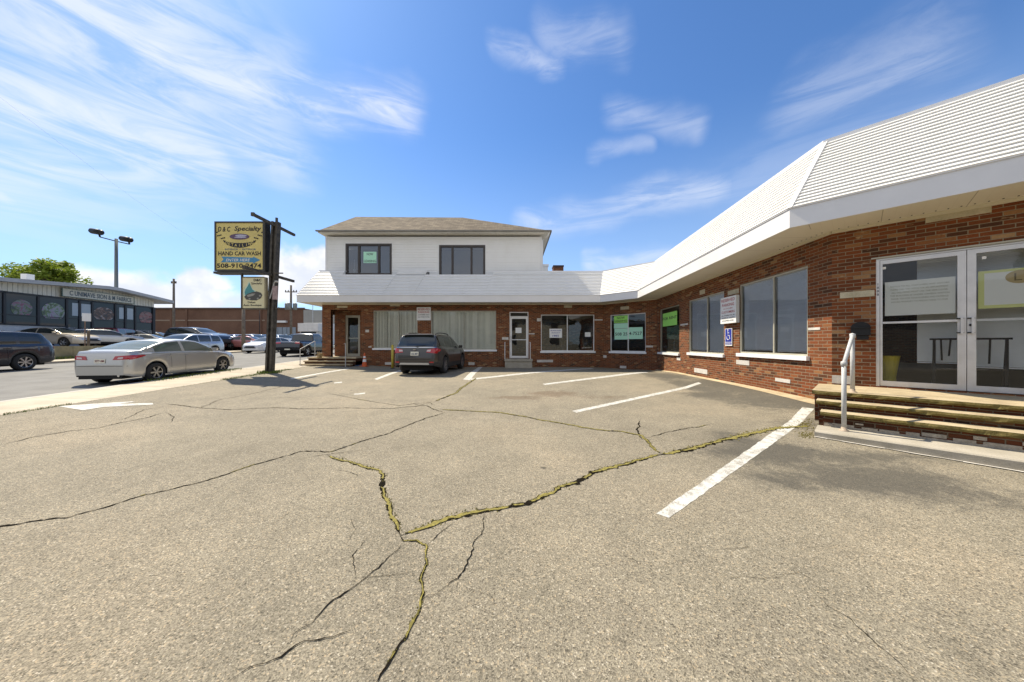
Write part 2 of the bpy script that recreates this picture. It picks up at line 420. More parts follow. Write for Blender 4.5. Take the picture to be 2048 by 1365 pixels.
# ------------------------------------------------------------------ mesh builder
class MB:
    def __init__(s): s.v = []; s.f = []; s.uv = []; s.mi = []
    def face(s, pts, uv=None, mi=0):
        i = len(s.v); s.v += [tuple(p) for p in pts]
        s.f.append(tuple(range(i, i + len(pts)))); s.uv.append(uv); s.mi.append(mi)
    def mesh(s, vs, fs, mi=0):
        i = len(s.v); s.v += [tuple(p) for p in vs]
        for f in fs: s.f.append(tuple(a + i for a in f)); s.uv.append(None); s.mi.append(mi)
    def box8(s, c, mi=0, uv=None):
        """c: 8 corners, bottom 4 ccw then top 4"""
        i = len(s.v); s.v += [tuple(p) for p in c]
        for f in ((3, 2, 1, 0), (4, 5, 6, 7), (0, 1, 5, 4), (1, 2, 6, 5), (2, 3, 7, 6), (3, 0, 4, 7)):
            s.f.append(tuple(a + i for a in f)); s.uv.append(None); s.mi.append(mi)
    def box(s, x0, x1, y0, y1, z0, z1, mi=0):
        s.box8([(x0, y0, z0), (x1, y0, z0), (x1, y1, z0), (x0, y1, z0), (x0, y0, z1), (x1, y0, z1), (x1, y1, z1), (x0, y1, z1)], mi)
    def obox(s, c, ax, ay, az, mi=0):
        c, ax, ay, az = map(Vector, (c, ax, ay, az))
        s.box8([c - ax - ay - az, c + ax - ay - az, c + ax + ay - az, c - ax + ay - az, c - ax - ay + az, c + ax - ay + az, c + ax + ay + az, c - ax + ay + az], mi)
    def tube(s, pts, r, n=8, mi=0, r2=None):
        pts = [Vector(p) for p in pts]; rings = []
        for i, p in enumerate(pts):
            d = (pts[min(i + 1, len(pts) - 1)] - pts[max(i - 1, 0)]).normalized()
            a = d.orthogonal().normalized() if abs(d.z) > .95 else d.cross(Vector((0, 0, 1))).normalized()
            b = d.cross(a).normalized()
            rr = r if r2 is None else r + (r2 - r) * i / max(1, len(pts) - 1)
            rings.append([p + (a * math.cos(k * 2 * math.pi / n) + b * math.sin(k * 2 * math.pi / n)) * rr for k in range(n)])
        vs = [q for rg in rings for q in rg]; fs = []
        for i in range(len(rings) - 1):
            for k in range(n): fs.append((i * n + k, i * n + (k + 1) % n, (i + 1) * n + (k + 1) % n, (i + 1) * n + k))
        fs.append(tuple(range(n))[::-1]); fs.append(tuple((len(rings) - 1) * n + k for k in range(n)))
        s.mesh(vs, fs, mi)
    def lathe(s, prof, c=(0, 0, 0), axis='z', n=20, mi=0):
        vs = []; fs = []; c = Vector(c)
        for r, h in prof:
            for k in range(n):
                a = k * 2 * math.pi / n
                if axis == 'z': vs.append(c + Vector((r * math.cos(a), r * math.sin(a), h)))
                elif axis == 'y': vs.append(c + Vector((r * math.cos(a), h, r * math.sin(a))))
                else: vs.append(c + Vector((h, r * math.cos(a), r * math.sin(a))))
        for i in range(len(prof) - 1):
            for k in range(n): fs.append((i * n + k, i * n + (k + 1) % n, (i + 1) * n + (k + 1) % n, (i + 1) * n + k))
        s.mesh(vs, fs, mi)
    def build(s, name, mats, parent=None, smooth=False, **props):
        me = bpy.data.meshes.new(name)
        me.from_pydata(s.v, [], s.f)
        if any(u is not None for u in s.uv):
            ul = me.uv_layers.new(name='UVMap'); li = 0
            for f, u in zip(s.f, s.uv):
                for k in range(len(f)):
                    ul.data[li].uv = u[k] if u is not None else (0, 0); li += 1
        for m in (mats if isinstance(mats, (list, tuple)) else [mats]): me.materials.append(m)
        for p, mi in zip(me.polygons, s.mi):
            p.material_index = mi; p.use_smooth = smooth
        me.update()
        o = bpy.data.objects.new(name, me); COL.objects.link(o)
        if parent is not None:
            o.parent = parent
            o.matrix_parent_inverse = Matrix.Translation(-Vector(parent['org'])) if 'org' in parent.keys() else Matrix()
        for k, v in props.items(): o[k] = v
        return o


def tag(o, label, cat, group=None):
    o['label'] = label; o['category'] = cat
    if group: o['group'] = group
    return o


def empty(name, loc, label, cat, group=None, local=False):
    """Empty at the thing's base. Parts are modelled in world coordinates unless local=True."""
    o = bpy.data.objects.new(name, None); COL.objects.link(o)
    o.location = loc; o.empty_display_size = .2
    if not local: o['org'] = tuple(float(q) for q in loc)
    return tag(o, label, cat, group)


def struct(o): o['kind'] = 'structure'; return o
def stuff(o, label, cat): o['kind'] = 'stuff'; o['label'] = label; o['category'] = cat; return o


def text(name, s, mt, place, parent=None, w=None, h=None, bold=0.0, depth=.002, shear=0.0, subdiv=None, **props):
    """text fitted to w x h, centred; place(x,y) -> world point"""
    cu = bpy.data.curves.new(name, 'FONT'); cu.body = s; cu.size = 1; cu.offset = bold; cu.shear = shear
    cu.align_x = 'CENTER'; cu.extrude = 0; cu.resolution_u = 2
    ob = bpy.data.objects.new(name, cu); COL.objects.link(ob)
    bpy.context.view_layer.update()
    me = bpy.data.meshes.new_from_object(ob.evaluated_get(bpy.context.evaluated_depsgraph_get()))
    COL.objects.unlink(ob); bpy.data.objects.remove(ob)
    xs = [v.co.x for v in me.vertices]; ys = [v.co.y for v in me.vertices]
    if not xs: return None
    x0, x1, y0, y1 = min(xs), max(xs), min(ys), max(ys)
    sx = w / (x1 - x0) if w else None; sy = h / (y1 - y0) if h else None
    if sx is None: sx = sy
    if sy is None: sy = sx
    for v in me.vertices:
        v.co = place((v.co.x - (x0 + x1) / 2) * sx, (v.co.y - (y0 + y1) / 2) * sy)
    me.materials.clear(); me.materials.append(mt)
    o = bpy.data.objects.new(name, me); COL.objects.link(o)
    if parent is not None:
        o.parent = parent
        o.matrix_parent_inverse = Matrix.Translation(-Vector(parent['org'])) if 'org' in parent.keys() else Matrix()
    for k, v in props.items(): o[k] = v
    return o


# ------------------------------------------------------------------ layout helpers
def onY(px, py, Y): return Vector(((px - CX) / F * Y, Y, H - (py - CY) / F * Y))
def sstep(t): t = max(0.0, min(1.0, t)); return t * t * (3 - 2 * t)
def xb(y): return -9.4 - .118 * (y - 10.4)      # lot / sidewalk edge
def xk(y): return -11.2 - .118 * (y - 10.4)     # kerb line
def road_z(y): return max(-.4, min(.95, .022 * (y - 6.5) - .1))
def kerb_z(y): return max(-.3, min(1.05, .022 * (y - 6.5)))


C1 = Vector((6.23, 6.33))


def lot(x, y):
    z = -.225 + .0169 * max(5, min(13.3, y)) - .03 * max(0, 5 - max(0, y)) - .05 * sstep((y - 13.3) / 4.5) - .05 * sstep((y - 13) / 4) * sstep((x - 3) / 3)
    zi = .01 * (y - 7) if y < 18 else .11
    z += (max(zi, z) - z) * sstep((-x - 6.0) / 3.2)
    if y > 5:
        xa = C1.x + .0826 * (y - C1.y)
        z += .14 * sstep(1 - (xa - x) / 1.6) * sstep((15 - y) / 8)
    return z


def G(x, y):
    if x >= xb(y): return lot(x, y)
    if x >= xk(y):
        f = (xb(y) - x) / (xb(y) - xk(y)); return lot(xb(y), y) * (1 - f) + kerb_z(y) * f
    return road_z(y)


def gp(px, py):
    Y = F * H / (py - CY)
    for _ in range(40):
        x = (px - CX) / F * Y
        Y2 = F * (H - G(x, Y)) / (py - CY)
        Y = .5 * Y + .5 * Y2
    return Vector(((px - CX) / F * Y, Y))


class Wall:
    def __init__(s, O, E):
        s.O = Vector(O); s.d = (Vector(E) - s.O); s.L = s.d.length; s.d.normalize(); s.n = Vector((s.d.y, -s.d.x))
    def u(s, px, off=0):
        r = (px - CX) / F; O = s.O + s.n * off
        return (r * O.y - O.x) / (s.d.x - r * s.d.y)
    def z(s, px, py, off=0):
        q = s.O + s.n * off + s.d * s.u(px, off)
        return H - (py - CY) / F * q.y
    def p(s, u, z, off=0):
        q = s.O + s.d * u + s.n * off
        return Vector((q.x, q.y, z))
    def box(s, mb, u0, u1, z0, z1, o0, o1, mi=0):
        if o0 > o1: o0, o1 = o1, o0
        mb.box8([s.p(u0, z0, o1), s.p(u1, z0, o1), s.p(u1, z0, o0), s.p(u0, z0, o0), s.p(u0, z1, o1), s.p(u1, z1, o1), s.p(u1, z1, o0), s.p(u0, z1, o0)], mi)
    def quad(s, mb, u0, u1, z0, z1, off, uv=True, mi=0):
        mb.face([s.p(u0, z0, off), s.p(u1, z0, off), s.p(u1, z1, off), s.p(u0, z1, off)], [(u0, z0), (u1, z0), (u1, z1), (u0, z1)] if uv else None, mi)
    def rect(s, x0, x1, yt, yb):
        xm = (x0 + x1) / 2
        return s.u(x0), s.u(x1), s.z(xm, yb), s.z(xm, yt)
    def place(s, uc, zc, off): return lambda x, y: s.p(uc + x, zc + y, off)


def wall_mesh(W, u0, u1, z0, z1, openings, reveal=.14, uo=0.0):
    mb = MB()
    us = sorted({u0, u1, *[o[0] for o in openings], *[o[1] for o in openings]})
    zs = sorted({z0, z1, *[o[2] for o in openings], *[o[3] for o in openings]})
    for i in range(len(us) - 1):
        for j in range(len(zs) - 1):
            um, zm = (us[i] + us[i + 1]) / 2, (zs[j] + zs[j + 1]) / 2
            if any(o[0] < um < o[1] and o[2] < zm < o[3] for o in openings): continue
            a, b, c, d = us[i], us[i + 1], zs[j], zs[j + 1]
            mb.face([W.p(a, c), W.p(b, c), W.p(b, d), W.p(a, d)], [(a + uo, c), (b + uo, c), (b + uo, d), (a + uo, d)])
    for o in openings:
        a, b, c, d = o[:4]; r = reveal
        for (p, q, up, uq) in (((a, c), (a, d), 0, 0), ((b, d), (b, c), 0, 0)):
            mb.face([W.p(p[0], p[1]), W.p(q[0], q[1]), W.p(q[0], q[1], -r), W.p(p[0], p[1], -r)],
                    [(0, p[1]), (0, q[1]), (r, q[1]), (r, p[1])])
        for (zz, rev) in ((c, 0), (d, 1)):
            f = [W.p(a, zz), W.p(b, zz), W.p(b, zz, -r), W.p(a, zz, -r)]; u = [(a, 0), (b, 0), (b, r), (a, r)]
            if rev: f.reverse(); u.reverse()
            mb.face(f, u)
    # inner face
    W.quad(mb, u0, u1, z0, z1, -.3) if False else None
    return mb


# ------------------------------------------------------------------ ground
def grid_ground(name, xs, ys, zf, mt, uvd=None, stain=None):
    vs = []; fs = []; nx = len(xs) if not callable(xs) else None
    rows = []
    for y in ys:
        row = xs(y) if callable(xs) else xs
        rows.append(row)
    nx = len(rows[0])
    for y, row in zip(ys, rows):
        for x in row: vs.append((x, y, zf(x, y)))
    for j in range(len(ys) - 1):
        for i in range(nx - 1):
            fs.append((j * nx + i, j * nx + i + 1, (j + 1) * nx + i + 1, (j + 1) * nx + i))
    mb = MB(); mb.v = vs; mb.f = fs; mb.uv = [None] * len(fs); mb.mi = [0] * len(fs)
    o = mb.build(name, mt, smooth=True)
    if stain:
        ca = o.data.color_attributes.new('stain', 'FLOAT_COLOR', 'POINT')
        for i, v in enumerate(vs):
            a, b = stain(v[0], v[1]); a = min(1.0, a * 1.35); b *= 1.1; ca.data[i].color = (a, b, 0, 1)
    return struct(o)


ST_D = [(gp(p[0], p[1]), rx, ry, k) for p, rx, ry, k in [((1540, 905), 1.1, .5, .75), ((1760, 960), 1.3, .45, .7), ((1640, 850), .9, .8, .55), ((1500, 800), .9, 1.6, .62),
                                                          ((1420, 790), .8, .7, .75), ((1520, 780), .7, 2.6, .8), ((1900, 985), 1.2, .4, .55), ((1395, 775), .5, 3.0, .7), ((1350, 757), .6, 2.0, .55), ((1480, 775), 1.1, 3.2, .72), ((1590, 800), 1.0, 1.6, .75), ((1330, 752), 1.0, 1.8, .7), ((1700, 915), 1.8, .35, .6), ((1480, 880), .5, .7, .6), ((1560, 960), .7, .35, .6)]]
ST_B = [(gp(p[0], p[1]), rx, ry, k) for p, rx, ry, k in [((1110, 788), .9, .6, .85), ((1035, 796), .9, .35, .85), ((1200, 795), 1.0, .35, .7), ((1260, 742), 1.2, .5, .5)]]


def stain(x, y):
    def acc(L):
        s = 0
        for c, rx, ry, k in L:
            d = ((x - c.x) / rx) ** 2 + ((y - c.y) / ry) ** 2
            s = max(s, k * math.exp(-d * .8))
        return s
    return acc(ST_D), acc(ST_B)


def frange(a, b, d):
    n = max(1, int(round((b - a) / d))); return [a + (b - a) * i / n for i in range(n + 1)]


lot_ys = frange(-14, 0, 1.0) + frange(.2, 18.6, .2)
lot_o = grid_ground('parking_lot', lambda y: [xb(y) + (12.0 - xb(y)) * i / 110 for i in range(111)], lot_ys, lambda x, y: lot(x, y), M_ASPH, stain=stain)
side_ys = frange(-14, 60, 1.0)
sw = MB()
for a, b in zip(side_ys[:-1], side_ys[1:]):
    for f0, f1 in ((0, .5), (.5, 1)):
        q = []
        for y, f in ((a, f0), (a, f1), (b, f1), (b, f0)):
            x = xb(y) + (xk(y) + .15 - xb(y)) * f
            z = lot(xb(min(y, 18)), min(y, 18)) * (1 - f) + kerb_z(y) * f + .004
            q.append((x, y, z))
        sw.face(q[::-1])
struct(sw.build('sidewalk', M_WALK, smooth=True))
kb = MB()
for a, b in zip(side_ys[:-1], side_ys[1:]):
    kb.box8([(xk(a), a, road_z(a) - .1), (xk(a) + .16, a, road_z(a) - .1), (xk(b) + .16, b, road_z(b) - .1), (xk(b), b, road_z(b) - .1),
             (xk(a), a, kerb_z(a) + .006), (xk(a) + .16, a, kerb_z(a) + .006), (xk(b) + .16, b, kerb_z(b) + .006), (xk(b), b, kerb_z(b) + .006)])
struct(kb.build('kerb', M_KERB))
FK = -24.8
grid_ground('road', lambda y: [FK + (xk(y) - FK) * i / 20 for i in range(21)], frange(-30, 130, 2.0),
            lambda x, y: road_z(y) + .07 * max(0, 1 - ((x + 18) / 7) ** 2), M_ROAD)
fw = MB()
fys = frange(-30, 130, 2.0)
for a, b in zip(fys[:-1], fys[1:]):
    za, zb = road_z(a) + .12, road_z(b) + .12
    fw.face([(FK - 2.2, a, za), (FK, a, za), (FK, b, zb), (FK - 2.2, b, zb)])
    fw.face([(FK, a, za - .2), (FK, a, za), (FK, b, zb), (FK, b, zb - .2)][::-1])
struct(fw.build('far_sidewalk', M_WALK))
LZ = 1.0
l2 = MB(); l2.face([(-140, -30, LZ), (-27.0, -30, LZ), (-27.0, 26, LZ), (-27.0, 130, LZ), (-140, 130, LZ)])
struct(l2.build('far_parking_lot', M_LOT2))
g0 = MB(); g0.face([(-1500, -1500, -.7), (1500, -1500, -.7), (1500, 1500, -.7), (-1500, 1500, -.7)])
struct(g0.build('ground', M_EARTH))

# retaining wall with grassy foot
rw = MB()
for a, b in zip(frange(-20, 27, 1), frange(-20, 27, 1)[1:]):
    rw.box(-27.25, -27.0, a, b - .02, road_z(a), LZ + .08)
o = rw.build('retaining_wall', mat('retaining_concrete', (.24, .215, .13), .9, var=.3, vscale=2, bump=.4))
tag(o, 'low mossy concrete retaining wall below the raised car park across the street', 'wall')

# painted markings lie on the lot
def poly_on_ground(mb, quad, n=70, dz=.0025):
    A, B, C, D = [gp(*p) if not isinstance(p, Vector) else p for p in quad]      # A-B near end, D-C far end
    for i in range(n):
        t0, t1 = i / n, (i + 1) / n
        if i == 0: ja = [random.uniform(-.006, .006) for _ in range(2 * n + 2)]; wd_ = (B - A).normalized()
        q = [A.lerp(D, t0) + wd_ * ja[2 * i], B.lerp(C, t0) + wd_ * ja[2 * i + 1], B.lerp(C, t1) + wd_ * ja[2 * i + 3], A.lerp(D, t1) + wd_ * ja[2 * i + 2]]
        mb.face([(p.x, p.y, G(p.x, p.y) + dz) for p in q])


LINES = [[(1313, 1028), (1339, 1037), (1629, 818), (1605, 815)], [(1144, 822.5), (1153, 826), (1403, 767.2), (1396, 765)],
         [(1085, 768.3), (1090, 770.5), (1297, 745.6), (1291, 744)], [(939, 758), (942, 760.5), (1188, 738), (1182, 736.6)],
         [(926, 759.5), (940, 761), (967, 732.5), (960, 732)], [(749, 758.5), (754, 760.5), (803, 743), (799, 741)],
         [(580, 757), (584, 759), (700, 738.6), (696, 737.6)], [(668, 765.5), (668, 767.5), (684, 765.8), (684, 764)],
         [(708, 788), (708, 790.5), (730, 788), (730, 785.8)]]
for q in LINES:
    m = MB(); poly_on_ground(m, q); m.build('painted_line', M_PAINT, lot_o)
ar = MB()
apx = [(117, 813.5), (165, 821.5), (207, 815), (307, 810), (305, 807), (238, 808.4), (270, 804.5), (262, 803.8), (196, 807.8)]
pts = [gp(*p) for p in apx]
ar.face([(p.x, p.y, G(p.x, p.y) + .006) for p in pts])
ar.build('painted_arrow', M_PAINT, lot_o)

# cracks
CR = [  # (points in the photo, crack half-width m, mossiness)
    ([(-120, 1066), (0, 1054), (70, 1046), (130, 1038), (200, 1018), (290, 990), (360, 975), (430, 957), (510, 930), (600, 905), (660, 905), (720, 883), (780, 865), (830, 845), (890, 826)], .010, .3),
    ([(890, 826), (850, 812), (780, 818), (700, 816), (620, 818), (540, 816), (460, 820), (380, 814), (330, 808)], .010, .15),
    ([(880, 820), (1000, 826), (1090, 842), (1180, 858), (1240, 864), (1280, 872), (1300, 888), (1322, 908)], .022, .85),
    ([(655, 912), (700, 928), (750, 940), (764, 952), (760, 985), (775, 1020), (800, 1070)], .024, 1.0),
    ([(800, 1072), (850, 1055), (890, 1040), (960, 1025), (1010, 1016), (1080, 995), (1150, 965), (1185, 945), (1240, 930), (1322, 910)], .034, 1.0),
    ([(1322, 910), (1400, 895), (1460, 878), (1520, 864), (1560, 856), (1620, 852)], .048, 1.0),
    ([(800, 1072), (806, 1084), (848, 1094), (845, 1130), (838, 1170), (842, 1190), (838, 1215), (828, 1240), (820, 1262), (800, 1290), (778, 1320), (762, 1350), (750, 1372)], .0105, .9),
    ([(806, 1086), (770, 1125), (730, 1155), (700, 1180), (660, 1210), (620, 1245), (588, 1270), (582, 1285)], .005, 0),
    ([(848, 1096), (880, 1065), (910, 1042)], .0045, 0),
    ([(968, 1026), (966, 1060), (945, 1110), (925, 1155), (915, 1165), (890, 1180), (845, 1203)], .0042, 0),
    ([(455, 1366), (500, 1335), (545, 1320), (590, 1290), (640, 1278), (705, 1262)], .006, .0),
    ([(712, 1158), (704, 1130), (712, 1100), (740, 1070)], .003, 0),
    ([(715, 1156), (780, 1153), (836, 1143)], .0025, 0),
    ([(0, 892), (60, 876), (150, 862), (200, 856), (240, 846), (300, 835), (330, 826)], .009, .1),
    ([(870, 803), (905, 790), (940, 765), (952, 757)], .026, .9),
    ([(660, 788), (720, 800), (800, 812), (870, 803)], .006, .1),
    ([(1285, 880), (1275, 860), (1280, 842)], .012, .3), ([(1300, 875), (1345, 862), (1420, 850)], .007, .1),
    ([(1560, 1150), (1600, 1148), (1640, 1170)], .006, .0), ([(870, 812), (860, 806), (840, 812), (820, 806)], .006, 0),
    ([(400, 818), (440, 800), (520, 785), (570, 772)], .006, 0), ([(600, 918), (700, 905), (740, 899)], .004, 0), ([(1420, 1100), (1500, 1095), (1520, 1096)], .003, 0),
    ([(1000, 975), (1010, 985), (1060, 990)], .002, 0), ([(700, 1030), (705, 1060), (692, 1090)], .0025, 0), ([(660, 940), (690, 945), (712, 952), (708, 962)], .003, 0),
    ([(1620, 1180), (1720, 1260), (1800, 1330), (1830, 1365)], .0028, 0), ([(1440, 1155), (1580, 1150)], .002, 0), ([(200, 846), (250, 838), (290, 820), (345, 812)], .005, 0),
    ([(915, 1165), (914, 1185)], .003, 0), ([(930, 1175), (985, 1205), (990, 1215)], .0022, 0), ([(600, 1010), (560, 1040), (520, 1060)], .002, 0), ([(330, 826), (350, 834), (340, 846)], .005, 0)]
moss = MB()
crk = MB()


def crack(ptspx, hw, mossy):
    P = [gp(*p) for p in ptspx]; Q = []
    for a, b in zip(P[:-1], P[1:]):
        n = max(2, int((b - a).length / .028))
        for i in range(n): Q.append(a.lerp(b, i / n))
    Q.append(P[-1])
    off = 0; off2 = 0; W_ = []
    for i, q in enumerate(Q):
        off = off * .90 + random.gauss(0, .006); off2 = off2 * .5 + random.gauss(0, .0035)
        a = Q[max(0, i - 2)]; b = Q[min(len(Q) - 1, i + 2)]
        d = (b - a).normalized(); nn = Vector((-d.y, d.x))
        env = min(1, i / 4, (len(Q) - 1 - i) / 4)
        W_.append((q + nn * (off + off2) * env, nn if nn.y > 0 else -nn, d))
    prev = None; mprev = None; mw = 0
    for i, (q, nn, d) in enumerate(W_):
        taper = min(1, (i + 1) / 8, (len(W_) - i) / 8)
        far = 1 + .05 * max(0, q.y - 3)
        h = hw * taper * random.uniform(.35, 1.2) * far
        l = q + nn * h; r = q - nn * h * random.uniform(.6, 1.3)
        cur = ((l.x, l.y, G(l.x, l.y) + .0045), (r.x, r.y, G(r.x, r.y) + .0045))
        if prev: crk.face([prev[1], cur[1], cur[0], prev[0]])
        prev = cur
        # low cushion of moss filling the crack, broken up along its length
        mw = mw * .86 + random.gauss(0, .22)
        k = max(0, min(1.2, (mossy - .5) * 1.5 + mw * 1.0 + .27)) * taper if mossy > 0 else 0
        if k > .3:
            hh = hw * .66 * k * far; l = q + nn * hh * random.uniform(.25, 1.3); r = q - nn * hh * random.uniform(.2, 1.2); z = G(q.x, q.y)
            q = q + nn * hw * .35; c = ((l.x, l.y, z + .0060), (q.x, q.y, z + .0075 + .003 * random.random() * min(1, k)), (r.x, r.y, z + .0060))
            if mprev:
                moss.face([mprev[1], c[1], c[0], mprev[0]]); moss.face([mprev[2], c[2], c[1], mprev[1]])
            mprev = c
            for _ in range(6):
                s = random.uniform(.0015, .0055) * far * (1 + hw * 18)
                cc = q + nn * random.gauss(0, hh * 1.05) + d * random.uniform(-.02, .02); zz = G(cc.x, cc.y) + .003; a0 = random.random() * 6.28
                b_ = [(cc.x + s * math.cos(a0 + j * 1.5708) * random.uniform(.7, 1.3), cc.y + s * math.sin(a0 + j * 1.5708) * random.uniform(.7, 1.3), zz) for j in range(4)]
                t_ = (cc.x, cc.y, zz + s * random.uniform(.3, .8) + .003)
                moss.mesh(b_ + [t_], [(0, 1, 4), (1, 2, 4), (2, 3, 4), (3, 0, 4)])
        else: mprev = None


for c in CR: crack(*c)
o = crk.build('cracks', M_CRACK, lot_o); o['kind'] = 'stuff'
# moss patch by the step corner
for _ in range(320):
    p = gp(random.gauss(1612, 9), random.gauss(850, 5) if random.random() < .6 else random.gauss(870, 4))
    s = random.uniform(.005, .012); z = lot(p.x, p.y) + .003
    moss.mesh([(p.x - s, p.y - s, z), (p.x + s, p.y - s * .6, z), (p.x + s * .5, p.y + s, z), (p.x, p.y, z + s)], [(0, 1, 3), (1, 2, 3), (2, 0, 3)])
stuff(moss.build('moss', M_MOSS), 'yellow green moss growing along the cracks of the car park', 'moss')
# grass tufts along the sidewalk edge and around the pole base
gr = MB()


def blade(x, y, z, h, mb):
    a = random.random() * 6.28; wdt = h * .10; lean = Vector((math.cos(a), math.sin(a))) * h * random.uniform(.1, .7)
    d = Vector((-math.sin(a), math.cos(a))) * wdt
    mb.face([(x - d.x, y - d.y, z), (x + d.x, y + d.y, z), (x + lean.x * .5 + d.x * .6, y + lean.y * .5 + d.y * .6, z + h * .6), (x + lean.x * .5 - d.x * .6, y + lean.y * .5 - d.y * .6, z + h * .6)])
    mb.face([(x + lean.x * .5 - d.x * .6, y + lean.y * .5 - d.y * .6, z + h * .6), (x + lean.x * .5 + d.x * .6, y + lean.y * .5 + d.y * .6, z + h * .6), (x + lean.x, y + lean.y, z + h)])


for y0, y1, n, hh in ((10.6, 14.5, 1500, .06), (8.6, 11, 300, .03), (5.6, 6.6, 500, .04), (14.5, 17, 300, .04), (6.6, 8.6, 120, .02)):
    for _ in range(n):
        y = random.uniform(y0, y1); x = xb(y) + random.gauss(0, .045 if hh < .05 else .09)
        blade(x, y, G(x, y), random.uniform(.3, 1) * hh, gr)
for _ in range(900):      # by the kerb beside the silver sedan
    y = random.uniform(9.8, 13.8); x = xk(y) + random.gauss(.12, .12)
    blade(x, y, kerb_z(y) - .01, random.uniform(.3, 1) * .09, gr)
for _ in range(500):
    a = random.random() * 6.28; r = random.uniform(.15, .4); x = -9.64 + r * math.cos(a); y = 12.9 + r * math.sin(a)
    blade(x, y, G(x, y), random.uniform(.04, .13), gr)
for _ in range(1500):     # foot of the retaining wall
    y = random.uniform(12, 26); x = -26.95 + abs(random.gauss(0, .12))
    blade(x, y, road_z(y) + .12, random.uniform(.08, .22), gr)
stuff(gr.build('grass_tufts', M_GRASS), 'dry green grass tufts along the sidewalk edges', 'grass')

# ------------------------------------------------------------------ the plaza building
ED = Vector((.682, -.731)).normalized()
WF = Wall((-10.4, 17.8), (5.01, 17.8))
WC = Wall((5.01, 17.8), (7.0, 15.72))
WA = Wall((7.0, 15.72), (6.23, 6.33))
WE = Wall((6.23, 6.33), Vector((6.23, 6.33)) + ED * 6.0)
SZ, FZ, RZ = 3.41, 3.76, 5.22          # soffit, fascia top, ridge
B0 = -.3
plaza = empty('shopping_plaza', (0, 18, 0), 'single storey brick retail building with white sloped siding roof wrapping round the car park', 'building')

opF = {}
opF['porch'] = (WF.u(662), WF.u(722), .50, WF.z(690, 620))
opF['w1'] = WF.rect(747, 835, 621.5, 697)
opF['w2'] = WF.rect(862, 992, 622, 700)
opF['door'] = (WF.u(1019), WF.u(1057), .40, WF.z(1038, 624))
opF['w3'] = WF.rect(1082, 1189, 629.5, 703)
opC = {'w4': WC.rect(1220, 1291, 628, 704)}
opA = {'w5': WA.rect(1318, 1358.5, 614, 706), 'w6': WA.rect(1378, 1448, 592, 707.5), 'w7': WA.rect(1479, 1615.5, 551, 710)}
DZ0, DZ1 = .45, 2.76
uD0 = WE.u(1752); uD1 = uD0 + 1.98
opE = {'door': (uD0, uD1, DZ0, DZ1)}
for nm, W, ops, uo in (('brick_wall', WF, opF, 0), ('brick_wall', WC, opC, 20.3), ('brick_wall', WA, opA, 31.1), ('brick_wall', WE, opE, 43.7)):
    wall_mesh(W, 0, W.L, B0, SZ, list(ops.values()), uo=uo).build(nm, M_BRICK, plaza)
# back and side walls close the volume
bk = MB()
pts = [(WE.O + WE.d * 6), Vector((16, 4)), Vector((16, 29)), Vector((-10.4, 29)), Vector((-10.4, 19.4))]
for a, b in zip(pts[:-1], pts[1:]):
    L = (b - a).length
    bk.face([(a.x, a.y, B0), (b.x, b.y, B0), (b.x, b.y, 5.0), (a.x, a.y, 5.0)], [(0, B0), (L, B0), (L, 5), (0, 5)])
bk.build('back_wall', M_BRICK, plaza)
rf = MB()
poly = [(-10.4, 17.8), (5.01, 17.8), (7.0, 15.72), (6.23, 6.33), tuple(WE.O + WE.d * 6), (16, 4), (16, 29), (-10.4, 29)]
rf.face([(x, y, 5.0) for x, y in poly]); rf.build('flat_roof', mat('roof_membrane', (.25, .25, .25), .9), plaza)
ce = MB(); ce.face([(x, y, SZ + .02) for x, y in poly][::-1]); ce.build('ceiling', M_ROOM, plaza)
fl = MB(); fl.face([(x, y, .44) for x, y in poly]); fl.build('floor', mat('shop_floor', (.12, .10, .08), .6, var=.2), plaza)

# worn footing strip along wall A
ft = MB(); n = 30
for i in range(n):
    u0, u1 = WA.L * i / n, WA.L * (i + 1) / n
    def fp(u, off, dz):
        q = WA.p(u, 0, off); return (q.x, q.y, lot(q.x, q.y) + dz)
    wv = .10 + .16 * (i / n) ** 2; wv1 = .10 + .16 * ((i + 1) / n) ** 2
    ft.face([fp(u0, wv, .006), fp(u1, wv1, .006), fp(u1, 0, .04), fp(u0, 0, .04)])
ft.build('footing', M_STONE, plaza)

# accent stones
for W, lst in ((WF, [(1074, 1083, 637, 643), (1004, 1017, 675, 680), (1074, 1106, 720, 725), (1189, 1205, 639, 641.5), (1056, 1069, 667, 669.2), (770, 785, 725, 730),
                     (937, 949, 725, 730.5), (731, 738, 660, 665), (737, 743, 693, 695.5)]),
               (WC, [(1291.5, 1306, 691.7, 695.3), (1240, 1252.5, 732, 737), (1206, 1213, 711, 716)]),
               (WA, [(1617, 1641, 655.5, 660.5), (1473, 1499, 721, 730), (1389, 1415, 738, 747), (1551, 1581, 758, 765), (1354, 1361, 715, 721), (1361, 1376, 648, 651)])):
    for x0, x1, y0, y1 in lst:
        u0, u1, z0, z1 = W.rect(x0, x1, y0, y1); st = MB(); W.box(st, u0, u1, z0, z1, -.02, .009); st.build('pale_stone', M_WHITESTONE, plaza)
for W, lst in ((WF, [(1128, 1144, 611, 616), (674, 695, 612, 616), (780, 800, 610, 613)]), (WC, [(1241, 1258, 613.5, 619.6)]), (WA, [(1456, 1478, 580, 589), (1400, 1410, 580, 589)]),
               (WE, [(1851, 1983, 421, 436), (1680, 1749, 583, 595)])):
    for x0, x1, y0, y1 in lst:
        u0, u1, z0, z1 = W.rect(x0, x1, y0, y1); sb_ = MB(); W.box(sb_, u0, u1, z0, z1, -.02, .009); sb_.build('buff_stone', M_BUFF, plaza)
